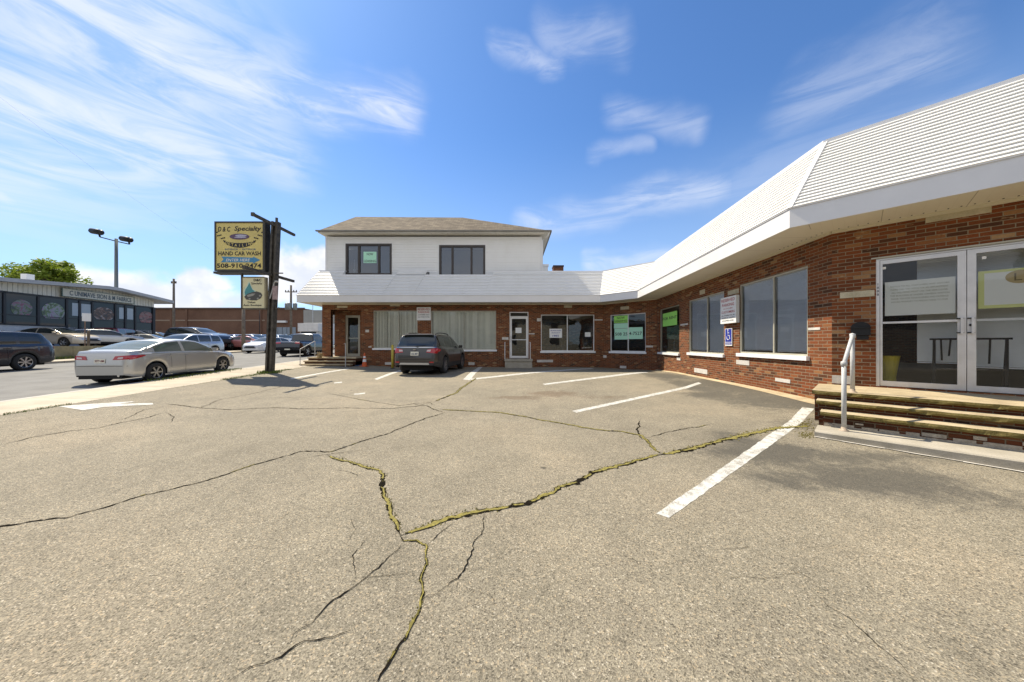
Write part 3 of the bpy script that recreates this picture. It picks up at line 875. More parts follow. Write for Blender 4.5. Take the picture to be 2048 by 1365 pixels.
u0, u1, z0, z1 = WE.rect(1664, 1710, 752, 768); st = MB(); WE.box(st, u0, u1, z0, z1, -.02, .02); st.build('pale_stone', M_WHITESTONE, plaza)


# windows
def blinds_v(W, a, b, c, d, off, parent):
    m = MB(); u = a + .03; k = 0
    while u < b - .08:
        tw = .028 * random.uniform(.5, 1.4)
        p0, p1 = W.p(u, 0, off - tw), W.p(u + .092, 0, off + tw)
        m.face([(p0.x, p0.y, c + .03), (p1.x, p1.y, c + .03), (p1.x, p1.y, d - .04), (p0.x, p0.y, d - .04)]); u += .086
    W.box(m, a + .02, b - .02, d - .06, d - .01, off - .03, off + .03)
    return m.build('vertical_blinds', M_BLIND, parent)


def blinds_h(W, a, b, c, d, off, parent, bottom=.0, mt=None):
    m = MB(); z = c + .03 + bottom
    while z < d - .05:
        sag = random.uniform(-.0015, .0015)
        m.face([W.p(a + .02, z + sag, off + .012), W.p(b - .02, z - sag, off + .012), W.p(b - .02, z + .027, off - .006), W.p(a + .02, z + .027, off - .006)]); z += .0255
    W.box(m, a + .02, b - .02, d - .06, d - .01, off - .03, off + .03)
    W.box(m, a + .02, b - .02, c + .005 + bottom, c + .022 + bottom, off - .012, off + .012)
    return m.build('horizontal_blinds', mt or M_BLINDH, parent)


def window(W, op, mull, fmt, fw=.045, sill=None, glass=None, blind=None, split=None, parent=plaza, inset=.09, sillout=.05, sillh=.09):
    a, b, c, d = op
    f = MB()
    W.box(f, a, a + fw, c, d, -inset - .04, -inset + .03); W.box(f, b - fw, b, c, d, -inset - .04, -inset + .03)
    W.box(f, a + fw, b - fw, d - fw, d, -inset - .04, -inset + .03); W.box(f, a + fw, b - fw, c, c + fw, -inset - .04, -inset + .03)
    fr = f.build('window_frame', fmt, parent)
    edges = [a + fw]
    for mx in mull:
        g = MB(); W.box(g, mx - .02, mx + .02, c + fw, d - fw, -inset - .035, -inset + .024); g.build('mullion', fmt, fr)
        edges += [mx - .02, mx + .02]
    edges.append(b - fw)
    for i in range(0, len(edges), 2):
        g = MB(); W.quad(g, edges[i], edges[i + 1], c + fw, d - fw, -inset, False); g.build('window_pane', glass or M_GLASS, fr)
    if blind == 'v': blinds_v(W, a, b, c, d, -inset - .055, fr)
    if blind == 'h':
        for i in range(0, len(edges), 2): blinds_h(W, edges[i], edges[i + 1], c + fw, d, -inset - .045, fr, bottom=.03 if i else .05)
    if sill:
        s_ = MB(); W.box(s_, a - .05, b + .05, c - sillh, c + .004, -inset + .03, sillout); s_.build('window_sill', sill, fr)
    return fr


window(WF, opF['w1'], [WF.u(797)], M_ALU_TAN, sill=M_SILL, blind='v', inset=.05)
window(WF, opF['w2'], [WF.u(927.6)], M_ALU_TAN, sill=M_SILL, blind='v', inset=.05)
window(WF, opF['w3'], [WF.u(1135)], M_TRIM, sill=M_SILL, glass=M_GLASS_DARK)
window(WC, opC['w4'], [WC.u(1255)], M_TRIM, sill=M_SILL, glass=M_GLASS_DARK)
window(WA, opA['w5'], [], M_ALU_TAN, sill=M_SILL, inset=.1, sillout=.07)
window(WA, opA['w6'], [WA.u(1413)], M_ALU_TAN, glass=M_GLASS_A, sill=M_SILL, blind='h', inset=.05, sillout=.07)
window(WA, opA['w7'], [WA.u(1545)], M_ALU_TAN, glass=M_GLASS_A, sill=M_SILL, blind='h', inset=.05, sillout=.07)


def door(W, a, b, c, d, fmt, transom=0.0, hinge='r', parent=plaza, inset=.07, mid=True, glass=None, handle=True):
    f = MB(); fw = .05
    W.box(f, a, a + fw, c, d, -inset - .05, -inset + .03); W.box(f, b - fw, b, c, d, -inset - .05, -inset + .03)
    W.box(f, a + fw, b - fw, d - fw, d, -inset - .05, -inset + .03)
    dt = d - transom
    if transom: W.box(f, a + fw, b - fw, dt - .03, dt + .03, -inset - .05, -inset + .03)
    fr = f.build('door_frame', fmt, parent)
    if transom:
        g = MB(); W.quad(g, a + fw, b - fw, dt + .03, d - fw, -inset, False); g.build('transom_pane', glass or M_GLASS, fr)
    la, lb, lc, ld = a + fw + .004, b - fw - .004, c + .01, dt - .034 if transom else d - fw - .004
    sw_ = .075
    m = MB(); W.box(m, la, la + sw_, lc, ld, -inset - .03, -inset + .02); W.box(m, lb - sw_, lb, lc, ld, -inset - .03, -inset + .02)
    W.box(m, la + sw_, lb - sw_, ld - .08, ld, -inset - .03, -inset + .02); W.box(m, la + sw_, lb - sw_, lc, lc + .14, -inset - .03, -inset + .02)
    if mid: W.box(m, la + sw_, lb - sw_, c + 1.02, c + 1.06, -inset - .02, -inset + .028)
    dr = m.build('door', fmt, parent)
    g = MB(); W.quad(g, la + sw_, lb - sw_, lc + .14, ld - .08, -inset - .005, False); g.build('door_pane', glass or M_GLASS, dr)
    if handle:
        hm = MB(); hu = la + .035 if hinge == 'r' else lb - .035
        hm.tube([W.p(hu, c + .92, -inset + .02), W.p(hu, c + .92, -inset + .075), W.p(hu, c + 1.22, -inset + .075), W.p(hu, c + 1.22, -inset + .02)], .012, 8)
        hm.build('door_handle', M_ALU, dr)
    return dr


a, b, c, d = opF['door']
door(WF, a, b, c, d, M_TRIM, transom=.27, glass=M_GLASS_DARK)

# entrance double door
a, b, c, d = opE['door']
um = WE.u(1934.5)
f = MB(); ins = .05
WE.box(f, a, a + .045, c, d, -ins - .06, -ins + .03); WE.box(f, b - .045, b, c, d, -ins - .06, -ins + .03); WE.box(f, a + .045, b - .045, d - .03, d, -ins - .06, -ins + .03)
df_ = f.build('door_frame', M_ALU, plaza)
mul = MB()
for (la, lb, side) in ((a + .05, um - .004, 0), (um + .004, b - .05, 1)):
    sw_ = .085
    m = MB(); lc, ld = c + .012, d - .034
    WE.box(m, la, la + sw_ * (.35 if side == 0 else 1), lc, ld, -ins - .035, -ins + .015); WE.box(m, lb - sw_, lb, lc, ld, -ins - .035, -ins + .015)
    ga = la + sw_ * (.35 if side == 0 else 1)
    WE.box(m, ga, lb - sw_, ld - .07, ld, -ins - .035, -ins + .015); WE.box(m, ga, lb - sw_, lc, lc + .09, -ins - .035, -ins + .015)
    if side == 0: WE.box(m, ga, lb - sw_, c + 1.13, c + 1.165, -ins - .02, -ins + .03)
    else: WE.box(m, ga, lb - sw_, c + 1.13, c + 1.165, -ins - .06, -ins - .036)
    dr = m.build('glass_door', M_ALU, plaza)
    g = MB(); WE.quad(g, ga, lb - sw_, lc + .09, ld - .07, -ins - .01, False); g.build('door_pane', M_GLASS_E, dr)
    hu = lb - .045 if side == 0 else la + .05
    hm = MB(); hm.box8([WE.p(hu - .014, c + .93, -ins + .06), WE.p(hu + .014, c + .93, -ins + .06), WE.p(hu + .014, c + .93, -ins + .045), WE.p(hu - .014, c + .93, -ins + .045),
                        WE.p(hu - .014, c + 1.19, -ins + .06), WE.p(hu + .014, c + 1.19, -ins + .06), WE.p(hu + .014, c + 1.19, -ins + .045), WE.p(hu - .014, c + 1.19, -ins + .045)])
    hd = hm.build('pull_handle', M_ALU, dr)
    for zz in (c + .94, c + 1.17): hb = MB(); WE.box(hb, hu - .05, hu + .02, zz, zz + .018, -ins + .015, -ins + .045); hb.build('handle_bracket', M_BLACK, hd)
    if side: 
        lk = MB(); cpt = WE.p(la + .035, c + 1.07, -ins + .016)
        lk.tube([cpt, WE.p(la + .035, c + 1.07, -ins + .03)], .02, 12); lk.build('lock', M_BLACK, dr)
text('house_number', '1\n8\n8\n8', M_INK, WE.place(a + .024, WE.z(1759, 579), -ins + .0335), df_, h=.23)
lit = MB()
WE.box(lit, a - .06, b + .06, d, d + .025, -.04, .02); lit.build('door_lintel', M_ALU_TAN, plaza)
# blinds behind the doors
blinds_h(WE, WE.u(1838), um + .02, c + .42, d - .02, -ins - .50, df_, mt=M_BLINDH)
blinds_h(WE, um + .04, b - .02, c + .36, d - .02, -ins - .50, df_, mt=M_BLINDH)
# objects inside the entrance
rk = empty('garment_rack', WE.p(1.6, .44, -.4), 'dark metal rack standing inside behind the glass entrance doors', 'rack')
for uu in (1.25, 1.95):
    m = MB(); m.tube([WE.p(uu, .45, -.30), WE.p(uu, 1.30, -.30)], .018, 6); m.tube([WE.p(uu, .45, -.5), WE.p(uu, 1.30, -.30)], .015, 6); m.build('frame', M_BLACK, rk)
m = MB(); m.tube([WE.p(1.2, 1.30, -.30), WE.p(2.0, 1.30, -.30)], .018, 6); m.build('rail', M_BLACK, rk)
for uu_ in (1.32, 1.42, 1.55, 1.66, 1.80):
    m = MB(); m.tube([WE.p(uu_, 1.30, -.30), WE.p(uu_ + random.uniform(-.03, .03), random.uniform(.85, 1.05), -.30)], .012, 5); m.build('hanger', M_BLACK, rk)
m = MB(); m.tube([WE.p(1.25, .8, -.30), WE.p(1.95, .8, -.30)], .012, 5); m.build('crossbar', M_BLACK, rk)
yb_ = MB(); q = WE.p(.75, .44, -.75)
yb_.lathe([(0, .60), (.10, .60), (.15, .98), (.16, .99), (.14, .985)], (q.x, q.y, 0), n=16); yb_.lathe([(.10, .44), (.10, .60)], (q.x, q.y, 0), n=16)
yb_.v = [v for v in yb_.v]
tag(yb_.build('mop_bucket', mat('yellow_plastic', (.60, .50, .03), .5)), 'tall yellow bucket behind the left glass entrance door', 'bucket')

# porch recess at the left end
WP = Wall(((669 - CX) / F * 18.75, 18.75), (WF.O.x + opF['porch'][1], 18.75))
pa = WP.u(690.5); pb = WP.u(720)
if pb > WP.L: pb = WP.L - .005
wall_mesh(WP, 0, WP.L, .45, SZ, [(pa, pb, .50, WP.z(705, 631))], uo=3.3).build('porch_wall', M_BRICK, plaza)
door(WP, pa, pb, .50, WP.z(705, 631), M_ALU_TAN, parent=plaza, glass=M_GLASS_DARK)
ps = MB(); x1 = WF.O.x + opF['porch'][1]
ps.face([(x1, 18.75, .4), (x1, 17.8, .4), (x1, 17.8, SZ), (x1, 18.75, SZ)], [(0, .4), (.95, .4), (.95, SZ), (0, SZ)])
xl = WF.O.x + opF['porch'][0]
ps.face([(xl, 17.8, B0), (xl, 18.0, B0), (xl, 18.0, SZ), (xl, 17.8, SZ)], [(0, B0), (.2, B0), (.2, SZ), (0, SZ)])
ps.face([(-10.4, 18.0, B0), (-10.4, 17.8, B0), (-10.4, 17.8, SZ), (-10.4, 18.0, SZ)], [(0, B0), (.2, B0), (.2, SZ), (0, SZ)])
ps.face([(-10.4, 18.0, 2.9), (-10.4, 19.4, 2.9), (-10.4, 19.4, SZ), (-10.4, 18.0, SZ)][::-1], [(0, 2.9), (1.4, 2.9), (1.4, SZ), (0, SZ)][::-1])
ps.build('porch_return', M_BRICK, plaza)


# mansard roof
def off_line(poly, dist, i):
    """inset vertex i of an open polyline (inward = away from lot)"""
    def nrm(a, b): d = (b - a).normalized(); return Vector((-d.y, d.x))
    P = [Vector(p) for p in poly]
    if i == 0: return P[0] + nrm(P[0], P[1]) * dist
    if i == len(P) - 1: return P[-1] + nrm(P[-2], P[-1]) * dist
    n1, n2 = nrm(P[i - 1], P[i]), nrm(P[i], P[i + 1])
    b = (n1 + n2).normalized()
    return P[i] + b * dist / max(.2, b.dot(n1))


FP = [Vector((-11.26, 17.0)), Vector((4.6, 17.0)), Vector((6.0, 15.54)), Vector((5.22, 6.11)), Vector((5.22, 6.11)) + ED * 7]
INS = .98
RPT = [off_line(FP, INS, i) for i in range(len(FP))]
RPT[0] = Vector((-10.68, 17.0 + INS))


def siding(mb, A, B, C, D, n, lip=.032):
    """A,B bottom edge; D,C top edge: n lapped courses"""
    A, B, C, D = map(Vector, (A, B, C, D))
    nn = (B - A).cross(D - A).normalized()
    for k in range(n):
        t0, t1 = k / n, (k + 1) / n
        a0, b0, a1, b1 = A.lerp(D, t0), B.lerp(C, t0), A.lerp(D, t1), B.lerp(C, t1)
        mb.face([a0 + nn * lip, b0 + nn * lip, b1 + nn * .001, a1 + nn * .001])
        mb.face([a0 + nn * .0005, b0 + nn * .0005, b0 + nn * lip, a0 + nn * lip])


def v3(p, z): return Vector((p.x, p.y, z))


def mans(i, t0=0, t1=1, ztop=RZ, n=20):
    A0, B0_ = FP[i], FP[i + 1]; D0, C0 = RPT[i], RPT[i + 1]
    k = (ztop - FZ) / (RZ - FZ)
    A, B = A0.lerp(B0_, t0), A0.lerp(B0_, t1); D, C = D0.lerp(C0, t0), D0.lerp(C0, t1)
    D = A.lerp(D, k); C = B.lerp(C, k)
    m = MB(); siding(m, v3(A, FZ), v3(B, FZ), v3(C, ztop), v3(D, ztop), max(4, int(round(n * k))))
    return m, v3(D, ztop), v3(C, ztop)


def far_t(px):      # fraction along the far facet for a pixel on its ridge
    x = (px - CX) / F * (17.0 + INS)
    return (x - RPT[0].x) / (RPT[1].x - RPT[0].x)


caps = MB()
secs = [(0, far_t(690), RZ + .03), (far_t(690), far_t(797), 4.98), (far_t(797), far_t(855), RZ + .05), (far_t(855), far_t(988), 4.98), (far_t(988), 1, RZ)]
parts_m = []
for t0, t1, zt in secs:
    m, D, C = mans(0, t0, t1, zt, 16); m.build('roof_siding', M_SIDING, plaza)
    caps.box8([D + Vector((0, -.03, -.03)), C + Vector((0, -.03, -.03)), C + Vector((0, .10, -.03)), D + Vector((0, .10, -.03)),
               D + Vector((0, -.03, .03)), C + Vector((0, -.03, .03)), C + Vector((0, .10, .03)), D + Vector((0, .10, .03))])
for i in (1, 2, 3):
    m, D, C = mans(i, n=20 if i == 3 else 16); m.build('roof_siding', M_SIDING, plaza)
    e = (C - D).normalized(); nn = Vector((-e.y, e.x, 0))
    caps.box8([D - nn * .04 - Vector((0, 0, .05)), C - nn * .04 - Vector((0, 0, .05)), C + nn * .1 - Vector((0, 0, .05)), D + nn * .1 - Vector((0, 0, .05)),
               D - nn * .04 + Vector((0, 0, .04)), C - nn * .04 + Vector((0, 0, .04)), C + nn * .1 + Vector((0, 0, .04)), D + nn * .1 + Vector((0, 0, .04))])
caps.build('ridge_cap', M_FASCIA, plaza)
# left side facet
m = MB(); siding(m, (-11.26, 24.5, FZ), (-11.26, 17.0, FZ), (-10.68, 17.98, RZ), (-10.68, 24.5, RZ), 14); m.build('roof_siding', M_SIDING, plaza)
# hip trims
for i, sgn in ((0, 1), (1, -1), (2, -1), (3, 1)):
    a_, b_ = v3(FP[i], FZ), v3(RPT[i], RZ)
    ax = (b_ - a_); e = (FP[min(i + 1, 4)] - FP[max(i - 1, 0)]).normalized(); e3 = Vector((e.x, e.y, 0)) * (.045 if i else .03)
    nr = ax.cross(e3).normalized() * .022
    if nr.z < 0: nr = -nr
    t = MB(); t.box8([a_ - e3 - nr * .3, a_ + e3 - nr * .3, a_ + e3 + nr, a_ - e3 + nr, b_ - e3 - nr * .3, b_ + e3 - nr * .3, b_ + e3 + nr, b_ - e3 + nr])
    t.build('hip_trim', M_FASCIA, plaza)
# fascia and soffit
fa = MB(); P5 = [Vector((-11.26, 24.5))] + FP
for a_, b_ in zip(P5[:-1], P5[1:]):
    nn = (b_ - a_).normalized(); nn = Vector((nn.y, -nn.x)) * .015
    fa.face([v3(a_, SZ - .01), v3(b_, SZ - .01), v3(b_, FZ + .01), v3(a_, FZ + .01)])
    fa.face([v3(a_ + nn, FZ - .01), v3(b_ + nn, FZ - .01), v3(b_ + nn, FZ + .022), v3(a_ + nn, FZ + .022)])
    fa.face([v3(a_ + nn, FZ + .022), v3(b_ + nn, FZ + .022), v3(b_ - nn, FZ + .022), v3(a_ - nn, FZ + .022)])
    fa.face([v3(a_, SZ - .01), v3(b_, SZ - .01), v3(b_ - nn * 2, SZ - .01), v3(a_ - nn * 2, SZ - .01)][::-1])
fa.build('fascia', M_FASCIA, plaza)
sm = bpy.data.materials.new('soffit_panel'); sm.use_nodes = True
t = NT(sm.node_tree); bs = sm.node_tree.nodes['Principled BSDF']
uvn = t.n('ShaderNodeTexCoord').outputs['UV']; sp = t.n('ShaderNodeSeparateXYZ'); t.l(uvn, sp.inputs[0])
g1 = t.m('LESS_THAN', t.m('FRACT', t.m('DIVIDE', sp.outputs[0], .15)), .05); g2 = t.m('LESS_THAN', t.m('FRACT', t.m('DIVIDE', sp.outputs[0], .90)), .012)
cc = t.mix(t.m('MULTIPLY', g1, .12), (.70, .66, .56), (.35, .32, .25)); cc = t.mix(t.m('MULTIPLY', g2, .7), cc, (.25, .22, .17))
t.l(cc, bs.inputs['Base Color']); bs.inputs['Roughness'].default_value = .5
sf = MB()
WLN = [Vector((-10.4, 19.4)), Vector((-10.4, 17.8)), WC.O, WA.O, WE.O, WE.O + WE.d * 6]
FLN = [Vector((-11.26, 24.5)), FP[0], FP[1], FP[2], FP[3], FP[4]]
acc = 0
for i in range(5):
    a_, b_, c_, d_ = FLN[i], FLN[i + 1], WLN[i + 1], WLN[i]
    L = (b_ - a_).length; dr_ = (b_ - a_).normalized()
    us = [acc, acc + L, acc + (c_ - a_).dot(dr_), acc + (d_ - a_).dot(dr_)]
    sf.face([v3(p, SZ) for p in (a_, b_, c_, d_)][::-1], [(us[k], 0 if k < 2 else 1) for k in range(4)][::-1]); acc += L
sf.face([(-11.26, 24.5, SZ), (-10.4, 24.5, SZ), (-10.4, 19.4, SZ), (-11.26, 19.4, SZ)], [(0, 0)] * 4)
sf.build('soffit', sm, plaza)
# frieze moulding below the soffit and vent dots along it
fz = MB(); vd = MB()
for W in (WF, WC, WA, WE):
    W.box(fz, 0, W.L, SZ - .055, SZ - .002, .001, .03)
fz.build('frieze', mat('frieze_tan', (.60, .55, .42), .5), plaza)
k = 0.1
while k < 3.0:
    q = WE.p(k, SZ - .004, .12); vd.obox(q, v3(WE.d, 0) * .008, v3(WE.n, 0) * .012, (0, 0, .003)); k += .125
k = WA.L - 1.2
while k < WA.L: q = WA.p(k, SZ - .004, .12); vd.obox(q, v3(WA.d, 0) * .008, v3(WA.n, 0) * .012, (0, 0, .003)); k += .125
vd.build('vent_holes', M_BLACK, plaza)
# fascia shadow line / drip on facade F eave is geometric

# upper storey
UY = 18.4
WU = Wall(((652 - CX) / F * UY, UY), ((1083 - CX) / F * UY, UY))
upper = empty('upper_storey', (WU.O.x + 5, UY, 5.0), 'white sided second storey with brown hip roof rising above the brick shops', 'building')
wz0, wz1 = 4.95, 7.27
uw1 = WU.rect(692.7, 782.8, 489, 550); uw2 = WU.rect(879.5, 969.5, 492, 553)
ops = [uw1, uw2]
m = MB()
us = sorted({0, WU.L, *[o[0] for o in ops], *[o[1] for o in ops]})
nC = 16; ch = (wz1 - wz0) / nC
for k in range(nC):
    z0, z1 = wz0 + k * ch, wz0 + (k + 1) * ch
    for i in range(len(us) - 1):
        um_ = (us[i] + us[i + 1]) / 2; zm = (z0 + z1) / 2
        za, zb_ = z0, z1
        blk = [o for o in ops if o[0] < um_ < o[1]]
        if blk and blk[0][2] < zm < blk[0][3]: continue
        m.face([WU.p(us[i], za, .02), WU.p(us[i + 1], za, .02), WU.p(us[i + 1], zb_, .001), WU.p(us[i], zb_, .001)])
        m.face([WU.p(us[i], za, 0), WU.p(us[i + 1], za, 0), WU.p(us[i + 1], za, .02), WU.p(us[i], za, .02)])
xr = WU.O.x + WU.L
for k in range(nC):
    z0, z1 = wz0 + k * ch, wz0 + (k + 1) * ch
    m.face([(xr + .012, UY, z0), (xr + .012, 28, z0), (xr, 28, z1), (xr, UY, z1)])
    m.face([(WU.O.x - .012, 28, z0), (WU.O.x - .012, UY, z0), (WU.O.x, UY, z1), (WU.O.x, 28, z1)])
m.face([(WU.O.x, 28, wz0), (xr, 28, wz0), (xr, 28, wz1), (WU.O.x, 28, wz1)])
m.build('upper_wall', M_SIDING, upper)
ct = MB(); WU.box(ct, -.02, .07, wz0, wz1, -.05, .03); WU.box(ct, WU.L - .08, WU.L + .02, wz0, wz1, -.05, .03); WU.box(ct, .07, WU.L - .08, wz1 - .10, wz1, 0, .025)
ct.build('corner_trim', M_TRIM, upper)
for o_, sp_ in ((uw1, (718, 758)), (uw2, (905, 943))):
    a, b, c, d = o_
    f = MB(); fw = .085
    WU.box(f, a - .03, a + fw, c - .03, d + .03, -.12, .04); WU.box(f, b - fw, b + .03, c - .03, d + .03, -.12, .04)
    WU.box(f, a + fw, b - fw, d - fw, d + .03, -.12, .04); WU.box(f, a + fw, b - fw, c - .03, c + fw, -.12, .04)
    fr = f.build('window_frame', M_BROWN, upper)
    e = [a + fw]
    for mx in sp_:
        mu = WU.u(mx); g = MB(); WU.box(g, mu - .055, mu + .055, c + fw, d - fw, -.1, .03); g.build('mullion', M_BROWN, fr); e += [mu - .055, mu + .055]
    e.append(b - fw)
    for i in range(0, 6, 2):
        g = MB(); WU.quad(g, e[i], e[i + 1], c + fw, d - fw, -.03, False); g.build('window_pane', M_GLASS_UP, fr)
    tr = MB(); WU.box(tr, a - .075, a - .032, c - .075, d + .075, .0, .028); WU.box(tr, b + .032, b + .075, c - .075, d + .075, .0, .028)
    WU.box(tr, a - .032, b + .032, d + .032, d + .075, 0, .028); WU.box(tr, a - .032, b + .032, c - .075, c - .032, 0, .028); tr.build('window_trim', M_TRIM, fr)
rm = MB(); WU.quad(rm, 0, WU.L, wz0, wz1, -2.5, False); rm.build('inner_wall', M_ROOM, upper)
# hip roof
EV = 7.36; ET = 7.47
xl, xr2, yf, ybk = (635.5 - CX) / F * 17.95, (1100 - CX) / F * 17.95, 17.95, 28.45
rz = H + 254 / F * 20.0
A_, B_, C_, D_ = Vector((xl, yf, ET)), Vector((xr2, yf, ET)), Vector((xr2, ybk, ET)), Vector((xl, ybk, ET))
a2, b2, c2, d2 = Vector(((712 - CX) / F * 20, 20, rz)), Vector(((925 - CX) / F * 20, 20, rz - .05)), Vector((-3.05, 26.4, rz)), Vector((-9.6, 26.4, rz))
r = MB()
def rq(pts, ux): 
    o3 = pts[0]; ux = Vector(ux); nn = (pts[1] - pts[0]).cross(pts[2] - pts[0]).normalized(); uy = nn.cross(ux)
    r.face(pts, [((p - o3).dot(ux), (p - o3).dot(uy)) for p in pts])
rq([A_, B_, b2, a2], (1, 0, 0)); rq([B_, C_, c2, b2], (0, 1, 0)); rq([C_, D_, d2, c2], (-1, 0, 0)); rq([D_, A_, a2, d2], (0, -1, 0)); rq([a2, b2, c2, d2], (1, 0, 0))
r.build('hip_roof', M_SHINGLE, upper)
gt = MB()
for p, q in ((A_, B_), (B_, C_), (C_, D_), (D_, A_)):
    dd = (q - p).normalized(); nn = Vector((dd.y, -dd.x, 0)) * .0
    gt.face([p - Vector((0, 0, ET - EV)), q - Vector((0, 0, ET - EV)), q + Vector((0, 0, .0)), p + Vector((0, 0, .0))])
gt.build('eave_fascia', mat('gutter_grey', (.62, .61, .57), .5, var=.1), upper)
gu = MB(); gu.box(xl - .08, xr2 + .08, yf - .10, yf, ET - .06, ET + .005); gu.box(xr2, xr2 + .1, yf, ybk, ET - .06, ET + .005); gu.build('gutter', mat('gutter_brown', (.22, .20, .17), .5, var=.2), upper)
sf = MB(); sf.face([(xl, yf, EV), (xr2, yf, EV), (xr2, ybk, EV), (xl, ybk, EV)][::-1], [(xl, 0), (xr2, 0), (xr2, 1), (xl, 1)][::-1]); sf.build('upper_soffit', sm, upper)
ds = MB(); ds.tube([(xr2 - .02, yf + .05, EV + .05), (xr2 - .1, yf + .15, EV - .12), (xr + .05, UY - .02, EV - .3), (xr + .05, UY + .05, 5.1)], .035, 8); ds.build('downspout', M_TRIM, upper)

# floodlights on the roof edge
for i, (px, py, lb) in enumerate(((666, 546, 'black floodlight on the white roof edge left of the window with green paper'), (855, 547, 'black floodlight on the white roof edge between the two upper windows'))):
    p = onY(px, py + 8, 18.05)
    e = empty('floodlight', p, lb, 'floodlight', 'floodlights on the roof edge')
    m = MB(); m.obox(p + Vector((0, 0, .17)), (.085, 0, 0), (0, .09, .03), (0, -.02, .10)); m.build('housing', M_BLACK, e)
    m = MB(); m.obox(p + Vector((0, -.095, .155)), (.07, 0, 0), (0, .006, 0), (0, 0, .08)); m.build('lens', mat('lamp_lens', (.25, .25, .25), .2), e)
    m = MB(); m.tube([p, p + Vector((0, 0, .1))], .02, 6); m.build('bracket', M_BLACK, e)

# chimney and roof vent behind
e = empty('chimney', (2.9, 26, 5), 'red brick chimney with dark cap behind the white roof', 'chimney')
x0, x1 = (1107 - CX) / F * 26, (1127 - CX) / F * 26
m = MB()
def ubox(m, x0, x1, y0, y1, z0, z1):
    for a_, b_ in (((x0, y0), (x1, y0)), ((x1, y0), (x1, y1)), ((x1, y1), (x0, y1)), ((x0, y1), (x0, y0))):
        L = math.dist(a_, b_); m.face([(a_[0], a_[1], z0), (b_[0], b_[1], z0), (b_[0], b_[1], z1), (a_[0], a_[1], z1)], [(0, z0), (L, z0), (L, z1), (0, z1)])
    m.face([(x0, y0, z1), (x1, y0, z1), (x1, y1, z1), (x0, y1, z1)], [(0, 0), (.5, 0), (.5, .5), (0, .5)])
zt = H + (CY - 531) / F * 26
ubox(m, x0, x1, 26, 26.8, 5.0, zt - .12); m.build('stack', M_BRICK, e)
m = MB(); m.box(x0 - .03, x1 + .03, 25.97, 26.83, zt - .12, zt); m.build('cap', mat('cap_dark', (.06, .04, .035), .9), e)
m = MB(); x0, x1 = (1086 - CX) / F * 26, (1096 - CX) / F * 26
m.box(x0, x1, 26, 26.5, 5.0, H + (CY - 533) / F * 26); m.box(x0 - .05, x1 + .05, 25.95, 26.55, H + (CY - 533) / F * 26, H + (CY - 529) / F * 26)
tag(m.build('roof_vent', M_TRIM), 'white boxy roof vent just left of the brick chimney', 'vent')

# ------------------------------------------------------------------ steps
es = empty('entrance_steps', WE.p(1.5, 0, 1.5), 'three sandstone treads on brick risers at the double doors with a concrete curb', 'steps')
S0 = Vector((0, 0))
LT = .43


def slab(z1, th, off, u0, u1, back=0.0, name='tread', noise=.017):
    """stone slab with a rough front edge"""
    m = MB(); n = 60
    top = []; 
    for i in range(n + 1):
        u = u0 + (u1 - u0) * i / n
        j = random.uniform(-noise, noise)
        top.append((u, off + j * .6, z1 + random.uniform(-.002, .002), off - .012 + j, z1 - th * .5, off - .006 + random.uniform(-noise, noise), z1 - th))
    for i in range(n):
        p, q = top[i], top[i + 1]
        m.face([WE.p(p[0], p[2], p[1]), WE.p(q[0], q[2], q[1]), WE.p(q[0], z1, back), WE.p(p[0], z1, back)])
        m.face([WE.p(p[0], p[4], p[3] + .02), WE.p(q[0], q[4], q[3] + .02), WE.p(q[0], q[2], q[1]), WE.p(p[0], p[2], p[1])], mi=1)
        m.face([WE.p(p[0], p[6], p[5]), WE.p(q[0], q[6], q[5]), WE.p(q[0], q[4], q[3] + .02), WE.p(p[0], p[4], p[3] + .02)], mi=1)
        m.face([WE.p(p[0], p[6], back), WE.p(q[0], q[6], back), WE.p(q[0], q[6], q[5]), WE.p(p[0], p[6], p[5])], mi=1)
    m.face([WE.p(u0, z1 - th, back), WE.p(u0, z1 - th, off), WE.p(u0, z1, off), WE.p(u0, z1, back)], mi=1)
    m.face([WE.p(u1, z1 - th, off), WE.p(u1, z1 - th, back), WE.p(u1, z1, back), WE.p(u1, z1, off)], mi=1)
    return m.build(name, [M_STONE, M_MOSSY], es)


def uo_(px, off): return WE.u(px, off)
offs = (1.36, 1.63, 1.90)
zs_ = (LT, .30, .165)
# left end of treads follows wall A side
uL = [uo_(1624, offs[0]), uo_(1632, offs[1]), uo_(1640, offs[2])]
slab(zs_[0], .062, offs[0], uL[0], 5.5, back=0.0, name='landing')
slab(zs_[1], .062, offs[1], uL[1], 5.5, back=offs[0] - .06)
slab(zs_[2], .062, offs[2], uL[2], 5.5, back=offs[1] - .06)
rs = MB()
for (zt_, off, ul, zb_) in ((zs_[0] - .062, offs[0] - .05, uL[0] + .03, zs_[1]), (zs_[1] - .062, offs[1] - .05, uL[1] + .03, zs_[2]), (zs_[2] - .062, offs[2] - .05, uL[2] + .03, -.3)):
    WE.quad(rs, ul, 5.5, -.3, zt_, off)
    rs.face([WE.p(ul, -.3, off - .5), WE.p(ul, -.3, off), WE.p(ul, zt_, off), WE.p(ul, zt_, off - .5)], [(0, -.3), (.5, -.3), (.5, zt_), (0, zt_)])
rs.face([WE.p(uL[0] + .03, -.3, 0), WE.p(uL[0] + .03, -.3, offs[0] - .05), WE.p(uL[0] + .03, zs_[0] - .062, offs[0] - .05), WE.p(uL[0] + .03, zs_[0] - .062, 0)], [(0, -.3), (1.3, -.3), (1.3, .37), (0, .37)])
rs.build('brick_riser', brick_mat('riser_brick', .5), es)
